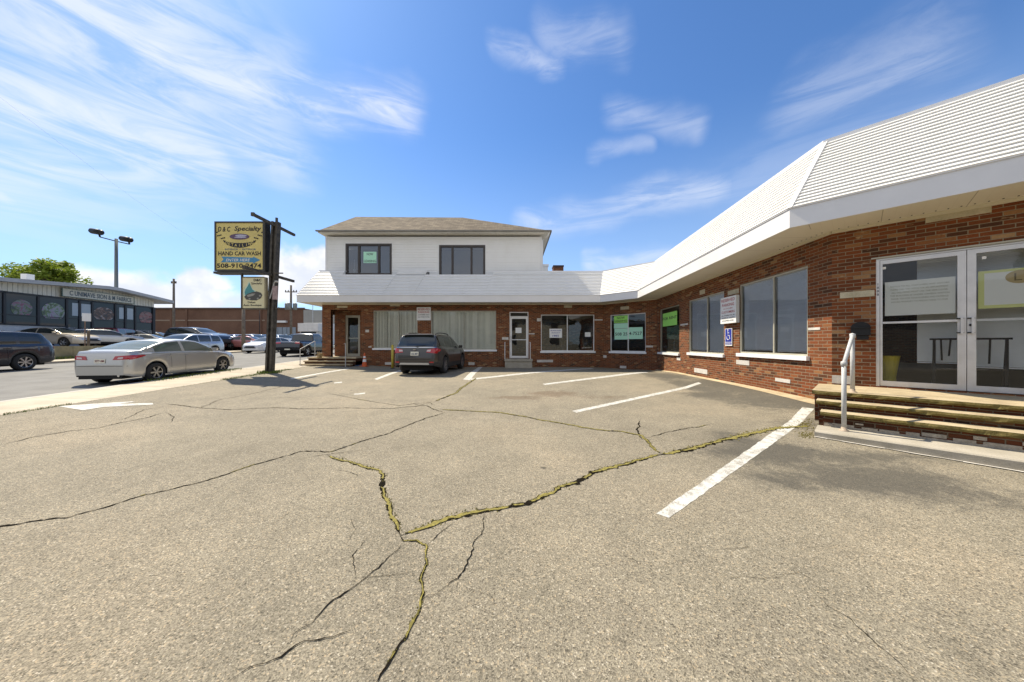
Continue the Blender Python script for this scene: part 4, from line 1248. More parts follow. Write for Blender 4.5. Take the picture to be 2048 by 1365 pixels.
# rough mortar band above the curb
mm = MB(); u = uL[2] + .05
while u < 5.4:
    l = random.uniform(.05, .28); h = random.uniform(.02, .055); z = random.choice([-.04, -.03, -.02, .02])
    WE.box(mm, u, u + l, z, z + h, offs[2] - .052, offs[2] - .04); u += l + random.uniform(-.03, .06)
WE.box(mm, uL[2] + .04, 5.5, -.08, -.03, offs[2] - .055, offs[2] - .036)
mm.build('mortar_patches', mat('old_mortar', (.33, .29, .23), .95, var=.3, vscale=15, bump=.8), es)
# curb
cb = MB(); co0, co1 = offs[2] - .04, 2.37
uc0 = uo_(1629, co1) ; n = 40
for i in range(n):
    ua, ub = uc0 + (5.5 - uc0) * i / n, uc0 + (5.5 - uc0) * (i + 1) / n
    cb.face([WE.p(ua, -.35, co1), WE.p(ub, -.35, co1), WE.p(ub, -.075, co1), WE.p(ua, -.075, co1)])
    cb.face([WE.p(ua, -.075, co1), WE.p(ub, -.075, co1), WE.p(ub, -.060, co1 - .015), WE.p(ua, -.060, co1 - .015)])
    cb.face([WE.p(ua, -.060, co1 - .015), WE.p(ub, -.060, co1 - .015), WE.p(ub, -.058, co0), WE.p(ua, -.058, co0)])
cb.face([WE.p(uc0, -.35, co0), WE.p(uc0, -.35, co1), WE.p(uc0, -.06, co1), WE.p(uc0, -.06, co0)])
cb.build('concrete_curb', M_CONC, es)
# broken white strip at the foot of the curb
fs_ = MB(); u = uc0
while u < 5.4:
    l = random.uniform(.1, .3); w0, w1 = random.uniform(.005, .035), random.uniform(.005, .035)
    q = [WE.p(u, 0, co1), WE.p(u, 0, co1 + w0), WE.p(u + l, 0, co1 + w1), WE.p(u + l, 0, co1)]
    fs_.face([(p.x, p.y, lot(p.x, p.y) + .012) for p in q]); u += l
fs_.build('mortar_edge', M_WHITESTONE, es)

# handrail on the entrance steps
def gr_(W, px, py, off): 
    u = W.u(px, off); return W.p(u, W.z(px, py, off), off)
hr = empty('handrail', WE.p(1.0, 0, 1.9), 'short white pipe handrail at the left end of the sandstone steps', 'handrail')
pb1 = WE.p(WE.u(1688, 2.05), -.058, 2.05); pt1 = Vector((pb1.x, pb1.y, WE.z(1690, 728, 2.05)))
pb2 = WE.p(WE.u(1705, 1.22), LT, 1.22); pt2 = Vector((pb2.x, pb2.y, WE.z(1703, 672, 1.22)))
m = MB(); m.tube([pb1, pt1], .028, 12); m.build('post', M_GREYPAINT, hr, smooth=True)
m = MB(); m.tube([pb2, pt2], .028, 12); m.build('post', M_GREYPAINT, hr, smooth=True)
m = MB(); m.tube([pt1, pt1.lerp(pt2, .96), pt2 + Vector((0, 0, .0))], .026, 12); m.build('rail', M_GREYPAINT, hr, smooth=True)
m = MB()
for p in (pt1, pt2): m.lathe([(.0, -.04), (.036, -.035), (.038, 0), (.036, .03), (0, .045)], p, n=12)
m.build('fittings', M_GREYPAINT, hr, smooth=True)
m = MB()
for p in (pb1, pb2): m.lathe([(.06, 0), (.055, .012), (.034, .014), (.034, .05), (.028, .055)], p, n=12)
m.build('base_collars', mat('rusty_collar', (.38, .30, .22), .7, var=.4, vscale=30), hr, smooth=True)

# steps of the left porch
ls = empty('porch_steps', (-9.5, 17.0, 0), 'stone steps with mossy edges at the brick corner porch', 'steps')
X0, X1 = (620.5 - CX) / F * 17.2, (716 - CX) / F * 17.2
for (z1, y0, y1_, xa, nm) in ((.51, 16.95, 18.75, X0, 'landing'), (.35, 16.65, 16.93, X0 - .02, 'tread'), (.19, 16.35, 16.63, X0 - .04, 'tread')):
    m = MB(); m.box(xa, X1, y0, y1_, z1 - .06, z1); m.build(nm, M_STONE, ls)
m = MB()
for z1, y0 in ((.45, 17.0), (.29, 16.7), (.13, 16.4)):
    m.face([(X0 + .02, y0, -.2), (X1 - .02, y0, -.2), (X1 - .02, y0, z1), (X0 + .02, y0, z1)], [(0, 0), (3, 0), (3, z1 + .2), (0, z1 + .2)])
    for xx in (X0 + .02, X1 - .02): m.face([(xx, y0, -.2), (xx, 18.7, -.2), (xx, 18.7, z1), (xx, y0, z1)], [(0, 0), (1, 0), (1, z1 + .2), (0, z1 + .2)])
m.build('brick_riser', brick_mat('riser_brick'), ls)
m = MB(); m.box(X0 - .3, X1, 16.0, 16.38, -.2, .06); m.build('base_step', M_MOSSY, ls)
hl = empty('handrail', (X0, 16.5, 0), 'thin grey sloping handrail at the street side of the porch steps', 'handrail')
pa_, pb_ = Vector((X0 + .05, 16.3, .1)), Vector((X0 + .25, 17.2, .51))
ta_, tb_ = pa_ + Vector((0, 0, .85)), pb_ + Vector((0, 0, .85))
m = MB(); m.tube([pa_, ta_], .02, 8); m.build('post', M_GREYPAINT, hl)
m = MB(); m.tube([pb_, tb_], .02, 8); m.build('post', M_GREYPAINT, hl)
m = MB(); m.tube([ta_, tb_], .02, 8); m.build('rail', M_GREYPAINT, hl)
m = MB(); p = onY(691, 729, 16.3); p.z = .05; m.tube([p, (p.x, p.y, H + .02), (p.x - .12, p.y + .1, H + .0)], .02, 8)
tag(m.build('handrail_post', M_GREYPAINT), 'single grey handrail post at the right end of the porch steps', 'handrail')

# step and two thin rails at the middle door
m = MB(); xa, xb_ = (1009 - CX) / F * 17.3, (1065 - CX) / F * 17.3
m.box(xa, xb_, 17.2, 17.8, .29, .40); m.box(xa + .03, xb_ - .03, 17.0, 17.78, -.2, .17); m.box(xa + .03, xb_ - .03, 17.24, 17.78, .17, .29)
tag(m.build('door_step', M_CONC), 'grey concrete doorstep below the white glass shop door', 'step')
for px, lb in ((1010, 'thin white rail post left of the white shop door'), (1060, 'thin white rail post right of the white shop door')):
    x = (px - CX) / F * 17.5
    e = empty('rail_post', (x, 17.3, .4), lb, 'handrail', 'rail posts at the middle door')
    m = MB(); m.tube([(x, 17.25, .4), (x, 17.25, 1.3)], .018, 8); m.build('post', M_TRIM, e)
    m = MB(); m.tube([(x, 17.25, 1.3), (x, 17.75, 1.3)], .014, 8); m.build('rail', M_TRIM, e)


# ------------------------------------------------------------------ signs on the plaza
def board(W, x0, x1, y0, y1, off, th, mt, name, label, cat, group=None):
    u0, u1, z0, z1 = W.u(x0, off), W.u(x1, off), W.z((x0 + x1) / 2, y1, off), W.z((x0 + x1) / 2, y0, off)
    e = empty(name, W.p((u0 + u1) / 2, z0, off), label, cat, group)
    m = MB(); W.box(m, u0, u1, z0, z1, off - th, off); m.build('board', mt, e)
    return e, u0, u1, z0, z1


def lines_text(W, e, u0, u1, z0, z1, off, rows):
    """rows: (text, centre fraction from top, height fraction, width fraction, material)"""
    for s, fc, fh, fwid, mt in rows:
        text('lettering', s, mt, W.place((u0 + u1) / 2, z1 - (z1 - z0) * fc, off + .002), e, w=(u1 - u0) * fwid, h=(z1 - z0) * fh, bold=.012)


e, u0, u1, z0, z1 = board(WA, 1441, 1472, 594, 647, .12, .09, M_PAPER, 'parking_sign', 'thick white reserved parking sign hung on brick pier above the blue sign', 'sign', 'reserved parking signs')
lines_text(WA, e, u0, u1, z0, z1, .12, [('RESERVED', .12, .11, .86, M_RED), ('PARKING', .30, .11, .78, M_RED), ('FOR CUSTOMERS', .44, .04, .6, M_RED), ('CUSTOMERS', .57, .09, .84, M_RED),
                                      ('ALL OTHERS WILL BE', .70, .045, .84, M_INK), ('TOWED AT OWNERS', .79, .045, .84, M_INK), ('EXPENSE', .90, .055, .72, M_INK)])
e, u0, u1, z0, z1 = board(WF, 833.5, 861.5, 615, 641, .05, .03, M_PAPER, 'parking_sign', 'small white reserved parking sign on brick between the two blinded windows', 'sign', 'reserved parking signs')
lines_text(WF, e, u0, u1, z0, z1, .05, [('RESERVED', .16, .16, .86, M_RED), ('PARKING', .38, .15, .78, M_RED), ('CUSTOMERS ONLY', .58, .08, .8, M_INK), ('ALL OTHERS TOWED', .75, .08, .8, M_INK)])
e, u0, u1, z0, z1 = board(WA, 1450, 1464, 657, 692, .03, .006, M_PAPER, 'accessible_parking_sign', 'blue and white wheelchair sign on the brick pier between the windows', 'sign')
m = MB(); WA.quad(m, u0 + .02, u1 - .02, z0 + .22 * (z1 - z0) + .0, z1 - .02, .0325, False); WA.quad(m, u0 + .02, u1 - .02, z0 + .03, z0 + .19 * (z1 - z0), .0325, False); m.build('blue_panel', M_BLUE, e)
m = MB(); uc, zc = (u0 + u1) / 2, z0 + .58 * (z1 - z0)
ring = [WA.p(uc + .075 * math.cos(a), zc - .05 + .075 * math.sin(a), .035) for a in [R(-200 + 13 * k) for k in range(20)]]
for a_, b_ in zip(ring[:-1], ring[1:]): m.tube([a_, b_], .009, 5)
m.tube([WA.p(uc - .02, zc + .14, .035), WA.p(uc - .01, zc, .035), WA.p(uc + .06, zc, .035), WA.p(uc + .09, zc - .1, .035)], .011, 5)
m.tube([WA.p(uc - .015, zc + .08, .035), WA.p(uc + .05, zc + .08, .035)], .009, 5)
m.lathe([(.0, 0), (.022, 0), (0, .004)], WA.p(uc - .022, zc + .17, .035), n=8, axis='x'); m.build('wheelchair_symbol', M_PAPER, e)
text('lettering', 'RESERVED', M_PAPER, WA.place(uc, z0 + .11 * (z1 - z0), .035), e, w=(u1 - u0) * .7, h=.035)


def paper(W, x0, x1, y0, y1, mt, label, rows=(), off=-.08, name='paper_notice', cat='notice', group=None, th=.004):
    e, u0, u1, z0, z1 = board(W, x0, x1, y0, y1, off, th, mt, name, label, cat, group)
    lines_text(W, e, u0, u1, z0, z1, off, rows)
    return e, u0, u1, z0, z1


paper(WC, 1228, 1256, 632, 646, M_GREEN, 'bright green paper reading NOW LEASING at top of the angled window', [('NOW', .30, .3, .55, M_INK), ('LEASING', .74, .3, .85, M_INK)], name='leasing_poster', cat='poster')
paper(WC, 1228, 1256.3, 647, 657, M_MINT, 'plain mint green paper strip between the leasing sign and phone number', name='blank_poster', cat='poster')
paper(WC, 1229, 1256.3, 657.5, 679.5, M_MINT, 'mint green paper with the first digits of the phone number, left pane', [('508 25', .5, .28, .9, M_INK)], name='phone_poster', cat='poster', group='phone number papers')
paper(WC, 1256.6, 1285.5, 655, 678.5, M_MINT, 'mint green paper with the last digits of the phone number, right pane', [('4-7527', .52, .28, .88, M_INK)], name='phone_poster', cat='poster', group='phone number papers')
paper(WA, 1325.5, 1354, 625, 652, M_GREEN, 'bright lime green poster in the narrow window next to the brick corner', [('FOR RENT', .42, .20, .96, M_INK)], name='green_poster', cat='poster', off=-.03)
paper(WF, 1099, 1124, 658, 676, M_PAPER, 'white notice with blue text in the left pane of the middle window', [('DELIVERIES PLEASE', .2, .12, .85, M_BLUE), ('USE DOOR AT', .45, .12, .7, M_BLUE), ('1885', .78, .2, .5, M_BLUE)], off=-.085)
paper(WF, 1170, 1181, 665, 674, M_PAPER, 'small blank white sheet in the right pane of the middle window', off=-.085)
paper(WF, 1031, 1043, 656, 666.5, M_PAPER, 'small white sheet taped on the white shop door glass', off=-.07)
e, u0, u1, z0, z1 = paper(WU, 727, 753, 504, 523, M_MINT, 'mint green NOW paper in the upper left window', [('NOW', .25, .26, .5, M_INK)], off=-.02, name='leasing_poster', cat='poster')
paper(WU, 727, 753, 518.5, 526.5, M_MINT, 'mint green LEASING strip below NOW in the upper window', [('LEASING', .5, .62, .92, M_INK)], off=-.016, name='leasing_poster', cat='poster')
m = MB(); p = onY(709, 546, 18.7); m.lathe([(0, 0), (.06, 0), (.07, .18), (.02, .2), (.018, .75), (0, .76)], p, n=10)
tag(m.build('white_vase', M_PAPER), 'slim white vase on the sill of the upper left window', 'vase')
# entrance posters
lines = ['NOTICE TO ALL CUSTOMERS AND VISITORS', 'PLEASE CALL THE OFFICE FOR AN APPOINTMENT', 'ALL DELIVERIES MUST USE THE SIDE DOOR', 'THE BUILDING IS UNDER CAMERA WATCH', 'THANK YOU FOR YOUR BUSINESS AND PATIENCE', 'HOURS MONDAY TO FRIDAY NINE TO FIVE']
u0, u1 = WE.u(1770, -ins), WE.u(1911.5, -ins)
e = empty('notice_board', WE.p((u0 + u1) / 2, 1.6, -.08), 'large white sheet of small printed text on the left entrance door', 'notice')
m = MB(); z1_, z0_ = WE.z(1840, 559, -ins), WE.z(1840, 629.5, -ins); WE.box(m, u0, u1, z0_, z1_, -ins - .03, -ins - .02); m.build('board', mat('offwhite_board', (.88, .88, .82), .8), e)
for k, s in enumerate(lines):
    text('lettering', s, mat('olive_ink', (.36, .36, .26), .8), WE.place((u0 + u1) / 2, z1_ - .09 - k * .055, -ins - .018), e, w=(u1 - u0) * (.84 - .02 * (k % 3)), h=.026)
u0, u1 = WE.u(1957, -ins), opE['door'][1] - .14
e = empty('logo_poster', WE.p(u0 + .3, 1.6, -.08), 'white poster with wide yellow border and tan oval on the right entrance door', 'poster')
z1_, z0_ = WE.z(1957, 543.5, -ins), WE.z(1957, 618, -ins)
m = MB(); WE.box(m, u0, u1, z0_, z1_, -ins - .03, -ins - .02); m.build('border', mat('yellow_border', (.76, .78, .30), .8), e)
m = MB(); WE.box(m, u0 + .055, u1 - .05, z0_ + .05, z1_ - .04, -ins - .03, -ins - .017); m.build('sheet', mat('offwhite_board'  , (.74, .74, .68), .8), e)
m = MB(); cu_, cz_ = WE.u(2042, -ins), WE.z(2042, 553, -ins)
ov = [WE.p(cu_ + .13 * math.cos(R(k * 12)), cz_ + .10 * math.sin(R(k * 12)), -ins - .014) for k in range(30)]
m.face(ov); m.build('oval', mat('tan_oval', (.50, .38, .17), .8), e)
text('lettering', 'L', mat('olive_dark', (.16, .12, .04), .8), WE.place(cu_ - .02, cz_, -ins - .012), e, h=.11)
for px, py, lb in ((1768.5, 537, 'tiny white sticker high on the left entrance door'), (1968.5, 516, 'tiny white sticker high on the right entrance door')):
    u = WE.u(px, -ins); z = WE.z(px, py, -ins); m = MB(); WE.box(m, u - .02, u + .02, z - .02, z + .025, -ins - .009, -ins - .006)
    tag(m.build('sticker', M_PAPER), lb, 'sticker')

# mailbox
u0, u1, z0, z1 = WE.rect(1702, 1741, 645, 680)
mbx = empty('mailbox', WE.p((u0 + u1) / 2, z0, .1), 'black arched metal mailbox on the brick beside the entrance doors', 'mailbox')
m = MB(); uc = (u0 + u1) / 2; hw_ = (u1 - u0) / 2 * 1.0; zc = z0 + .10
zc = z1 - hw_ * .85
prof = [(-hw_, z0 + .08)] + [(hw_ * math.cos(R(180 - 15 * k)), zc + hw_ * .85 * math.sin(R(180 - 15 * k))) for k in range(13)] + [(hw_, z0 + .08)]
vs = [WE.p(uc + x, z, .02) for x, z in prof] + [WE.p(uc + x, z, .17) for x, z in prof]; n = len(prof)
m.mesh(vs, [(i, (i + 1) % n, n + (i + 1) % n, n + i) for i in range(n)] + [tuple(range(n, 2 * n))])
m.build('box', M_BLACK, mbx)
m = MB(); WE.box(m, uc - hw_ * 1.05, uc + hw_ * 1.05, zc - .01, zc + .01, .168, .19); m.build('lid_handle', M_BLACK, mbx)
m = MB(); WE.box(m, uc - .05, uc + .10, z0, z0 + .075, .03, .14); m.build('newspaper_holder', M_BLACK, mbx)

# ------------------------------------------------------------------ cone, bollard, rag
p = onY(729, 730, 17.0); p.z = lot(p.x, p.y)
e = empty('traffic_cone', p, 'orange traffic cone with pale collars beside the porch steps', 'cone')
MO = mat('cone_orange', (.62, .12, .03), .6, var=.15)
m = MB(); m.box(p.x - .17, p.x + .17, p.y - .17, p.y + .17, p.z, p.z + .035); m.build('base', MO, e)
m = MB(); m.lathe([(.13, .035), (.085, .3), (.034, .68), (.025, .70), (0, .70)], p, n=16); m.build('cone', MO, e, smooth=True)
m = MB(); m.lathe([(.0995, .24), (.077, .38)], p, n=16); m.build('collar', M_PAPER, e, smooth=True)
m = MB(); m.lathe([(.068, .44), (.054, .54)], p, n=16); m.build('collar', M_PAPER, e, smooth=True)
m = MB(); p2 = p + Vector((-.3, -.1, 0))
for _ in range(16):
    q = p2 + Vector((random.gauss(0, .12), random.gauss(0, .07), .03)); s = .07
    a = [q + Vector((random.uniform(-s, s), random.uniform(-s, s), random.uniform(0, .07))) for _ in range(4)]; m.face(a); 
tag(m.build('plastic_bag', mat('bag_blue', (.06, .14, .32), .5)), 'crumpled blue plastic bag on the ground left of the cone', 'bag')
p = onY(785, 733, 16.6); p.z = lot(p.x, p.y)
e = empty('bollard', p, 'yellow steel bollard in front of the blinded window', 'bollard')
m = MB(); m.tube([p - Vector((0, 0, .1)), p + Vector((0, 0, 1.15))], .062, 14); m.lathe([(.062, 1.15), (.05, 1.19), (0, 1.21)], p, n=14)
m.build('post', mat('bollard_yellow', (.55, .42, .05), .55, var=.25, vscale=8), e, smooth=True)
m = MB(); m.lathe([(.13, 0), (.12, .02), (.063, .025)], p, n=14); m.build('base_plate', M_BLACK, e)

# dry plant by the porch pillar
m = MB(); p0 = onY(640, 712, 16.9); p0.z = .51
for _ in range(60):
    blade(p0.x + random.gauss(0, .05), p0.y + random.gauss(0, .05), .51, random.uniform(.12, .34), m)
tag(m.build('dry_weed', mat('dry_straw', (.42, .33, .19), .9)), 'small dry weed standing by the brick porch pillar', 'plant')

# ------------------------------------------------------------------ pylon sign
PX_, PY_ = -9.62, 12.9
pz = G(PX_, PY_)
pole = empty('sign_pole', (PX_, PY_, pz), 'tall rusty dark steel column with crossbars carrying the yellow signs', 'pole')
MP_ = mat('rusty_steel', (.085, .075, .06), .75, .2, var=.55, vscale=6, bump=.5, bscale=25)
m = MB(); top = Vector((-9.36, 12.9, 6.05)); bot = Vector((PX_, PY_, pz - .1))
ax = (top - bot).normalized()
for (ox, oy, hx, hy) in ((-.085, 0, .035, .11), (.085, 0, .035, .11), (0, 0, .055, .028)):
    b0, t0 = bot + Vector((ox, oy, 0)), top + Vector((ox, oy, 0))
    m.box8([b0 + Vector(q) for q in ((-hx, -hy, 0), (hx, -hy, 0), (hx, hy, 0), (-hx, hy, 0))] + [t0 + Vector(q) for q in ((-hx, -hy, 0), (hx, -hy, 0), (hx, hy, 0), (-hx, hy, 0))])
m.obox(top + Vector((.02, 0, .05)), (.035, 0, 0), (0, .03, 0), (0, 0, .12))
m.build('column', MP_, pole)
for (z, y0, y1, lx) in ((5.90, 11.75, 14.0, -9.37), (3.93, 11.5, 14.1, -9.47)):
    m = MB(); m.box(lx - .04, lx + .04, y0, y1, z - .05, z + .05); m.box(lx - .055, lx + .055, y0 - .03, y0 + .03, z - .065, z + .065); m.build('crossbar', MP_, pole)
m = MB(); m.obox((-9.2, 12.8, 4.0), (.18, 0, 0), (0, .02, 0), (0, 0, .02)); m.obox((-9.25, 12.85, 2.62), (.15, 0, 0), (0, .02, 0), (0, 0, .03)); m.build('side_bracket', MP_, pole)
m = MB(); m.tube([(-9.52, 12.78, 3.0), (-9.3, 12.72, 3.62), (-9.22, 12.7, 3.66)], .02, 6); m.lathe([(0, -.03), (.06, -.02), (.07, .03), (.0, .05)], (-9.2, 12.7, 3.64), n=10)
m.build('sensor_lamp', M_GREYPAINT, pole)

MY = mat('sign_yellow', (.66, .53, .17), .5, var=.13, vscale=1.6)
MCR = mat('sign_cream', (.68, .62, .38), .5, var=.10, vscale=1.6)
WS = Wall(((431 - CX) / F * 12.72, 12.72), ((527.5 - CX) / F * 12.72, 12.72))
szb, szt = H + (CY - 541) / F * 12.72, H + (CY - 445) / F * 12.72
SL = WS.L; SH = szt - szb
big = empty('pylon_sign', (WS.O.x + SL / 2, 12.8, szb), 'large square yellow car wash sign box high on the steel column', 'sign')
m = MB(); WS.box(m, -.02, SL + .02, szb - .02, szt + .02, -.33, -.01); m.build('cabinet', M_BLACK, big)
m = MB(); WS.box(m, .03, SL - .03, szb + .03, szt - .03, -.02, .0); m.build('face_panel', MY, big)
m = MB()
WS.box(m, -.03, .03, szb - .03, szt + .03, -.03, .02); WS.box(m, SL - .03, SL + .05, szb - .03, szt + .03, -.03, .02)
WS.box(m, .03, SL - .03, szt - .03, szt + .03, -.03, .02); WS.box(m, .03, SL - .03, szb - .03, szb + .03, -.03, .02)
WS.box(m, -.06, SL + .06, szb - .13, szb - .05, -.3, .03); m.build('frame', mat('frame_dark', (.05, .045, .035), .6, var=.3), big)
def SP(x, y, off=.006): return WS.p(x * SL, szb + y * SH, off)      # fractions of the face
def stext(s, x, y, wd, ht, mt, off=.006, bold=.01, shear=0):
    return text('lettering', s, mt, lambda a, b: WS.p(x * SL + a, szb + y * SH + b, off), big, w=wd * SL, h=ht * SH, bold=bold, shear=shear)
stext('D & C', .18, .855, .26, .105, M_INK, bold=.02, shear=.2); stext('Specialty', .67, .855, .56, .125, M_INK, bold=.02, shear=.2)
stext('INTERIOR  -  EXTERIOR', .52, .435, .64, .036, mat('ink_blue', (.05, .12, .22), .6))
stext('HAND CAR WASH', .50, .35, .88, .085, M_INK, bold=.02)
stext('508-910-2474', .49, .095, .92, .095, M_INK, bold=.025)
m = MB()
m.face([SP(.12, .285), SP(.17, .23), SP(.11, .165), SP(.78, .165), SP(.78, .14), SP(.93, .215), SP(.78, .285), SP(.78, .26)]); 
m.v = m.v; ab = m.build('blue_arrow', mat('arrow_blue', (.06, .24, .42), .5), big)
stext('ENTER HERE', .47, .212, .5, .055, M_PAPER, off=.010, shear=.2)
# crescent banner with an oval car picture above it
m = MB(); n = 28; T = []; B = []
for i in range(n + 1):
    a = R(200 + 140 * i / n); T.append(SP(.50 + .36 * math.cos(a), .665 + .10 * math.sin(a), .007)); B.append(SP(.50 + .36 * math.cos(a), .665 + (.215 + .0 * i) * math.sin(a) + .02, .007))
for i in range(n): m.face([B[i], B[i + 1], T[i + 1], T[i]])
m.build('dark_banner', M_INK, big)
for i, ch in enumerate('DETAILING'):
    a = R(222 + 96 * i / 8); rx, ry = .36, .157
    cx_, cy_ = .50 + rx * math.cos(a), .675 + ry * math.sin(a)
    text('lettering', ch, MY, (lambda cx_, cy_: lambda x, y: WS.p(cx_ * SL + x, szb + cy_ * SH + y, .010))(cx_, cy_), big, h=.055 * SH, bold=.02)
def ell(cx_, cy_, rx, ry, off, n=24): return [SP(cx_ + rx * math.cos(R(360 * k / n)), cy_ + ry * math.sin(R(360 * k / n)), off) for k in range(n)]
m = MB(); m.face(ell(.50, .70, .205, .062, .009)); m.build('car_picture', mat('purple_print', (.10, .05, .10), .4), big)
m = MB(); m.face(ell(.53, .718, .12, .026, .0115)); m.face(ell(.52, .682, .13, .012, .0115)); m.build('car_highlight', mat('lilac_print', (.42, .40, .50), .4), big)
m = MB()
for i in range(5):
    for j in range(3):
        if (i + j) % 2: continue
        for sx in (-1, 1): 
            m.face(ell(.5 + sx * (.30 + .038 * i + .006 * j), .62 + .028 * i + .036 * (j - 1) + .02, .017, .015, .0085, 6))
m.build('checker_dots', M_INK, big)

WL = Wall(((485.5 - CX) / F * 12.74, 12.74), ((528 - CX) / F * 12.74, 12.74))
lzb, lzt = H + (CY - 616.5) / F * 12.74, H + (CY - 555.5) / F * 12.74; LL = WL.L; LH = lzt - lzb
sml = empty('hanging_sign', (WL.O.x + LL / 2, 12.8, lzb), 'smaller cream sign with teal water drop hanging below the yellow sign', 'sign')
m = MB(); WL.box(m, -.02, LL + .04, lzb - .02, lzt + .02, -.16, -.01); m.build('cabinet', mat('cabinet_tan', (.42, .37, .24), .6), sml)
m = MB(); WL.box(m, .0, LL + .0, lzb, lzt, -.012, .0); m.build('face_panel', MCR, sml)
m = MB(); m.box(WL.O.x - .06, WL.O.x - .02, 12.72, 12.8, lzb - .05, szb - .05); WL.box(m, -.06, LL + .1, lzb - .05, lzb - .015, -.1, .02); WL.box(m, .0, LL, lzt + .0, lzt + .03, -.1, .02)
m.build('hanger_frame', MP_, sml)
def LP(x, y, off=.006): return WL.p(x * LL, lzb + y * LH, off)
def ltext(s, x, y, wd, ht, mt=M_INK, bold=.012): return text('lettering', s, mt, lambda a, b: WL.p(x * LL + a, lzb + y * LH + b, .007), sml, w=wd * LL, h=ht * LH, bold=bold)
ltext('D&C', .70, .915, .36, .085, bold=.03); ltext('Specialty', .66, .80, .52, .085); ltext('Deluxe', .42, .19, .36, .07); ltext('Auto Boutique', .46, .085, .85, .075, bold=.02)
m = MB(); dp = [(.30, .88), (.20, .74), (.07, .62), (.02, .50), (.06, .38), (.18, .33), (.42, .42), (.62, .55), (.48, .62), (.38, .76)]
m.face([LP(x, y, .005) for x, y in dp][::-1]); m.build('drop_outline', mat('pale_mint', (.55, .68, .55), .5), sml)
m = MB(); m.face([LP(.30 + (x - .30) * .78 + .015, .56 + (y - .56) * .86, .008) for x, y in dp][::-1]); m.build('water_drop', mat('teal_print', (.07, .26, .27), .5), sml)
m = MB(); cp = [(.08, .37), (.16, .28), (.42, .25), (.66, .25), (.86, .32), (.93, .42), (.86, .50), (.66, .545), (.46, .52), (.22, .46)]
m.face([LP(x, y, .010) for x, y in cp]); m.build('car_drawing', mat('car_print', (.07, .065, .055), .5), sml)
m = MB()
m.face([LP(x, y, .012) for x, y in [(.20, .42), (.45, .475), (.60, .47), (.50, .40), (.25, .36)]]); 
for cx_, cy_ in ((.33, .30), (.72, .31), (.82, .40)): m.face([LP(cx_ + .05 * math.cos(R(45 * k)), cy_ + .03 * math.sin(R(45 * k)), .012) for k in range(8)])
m.build('car_print_lights', mat('car_print_l', (.30, .29, .25), .5), sml)
m = MB(); p = onY(550, 573, 12.75); q = onY(557.5, 600, 12.75)
m.box(p.x - .05, q.x, 12.68, 12.70, q.z, p.z)
e = tag(m.build('small_notice', mat('faded_pink', (.34, .25, .24), .7, var=.3, vscale=9)), 'small faded pink notice plate strapped to the steel column', 'sign')

# ------------------------------------------------------------------ cars
def lerp_list(L, x):
    if x <= L[0][0]: return L[0][1]
    for (a, b), (c, d) in zip(L[:-1], L[1:]):
        if x <= c: return b + (d - b) * (x - a) / (c - a) if c > a else d
    return L[-1][1]


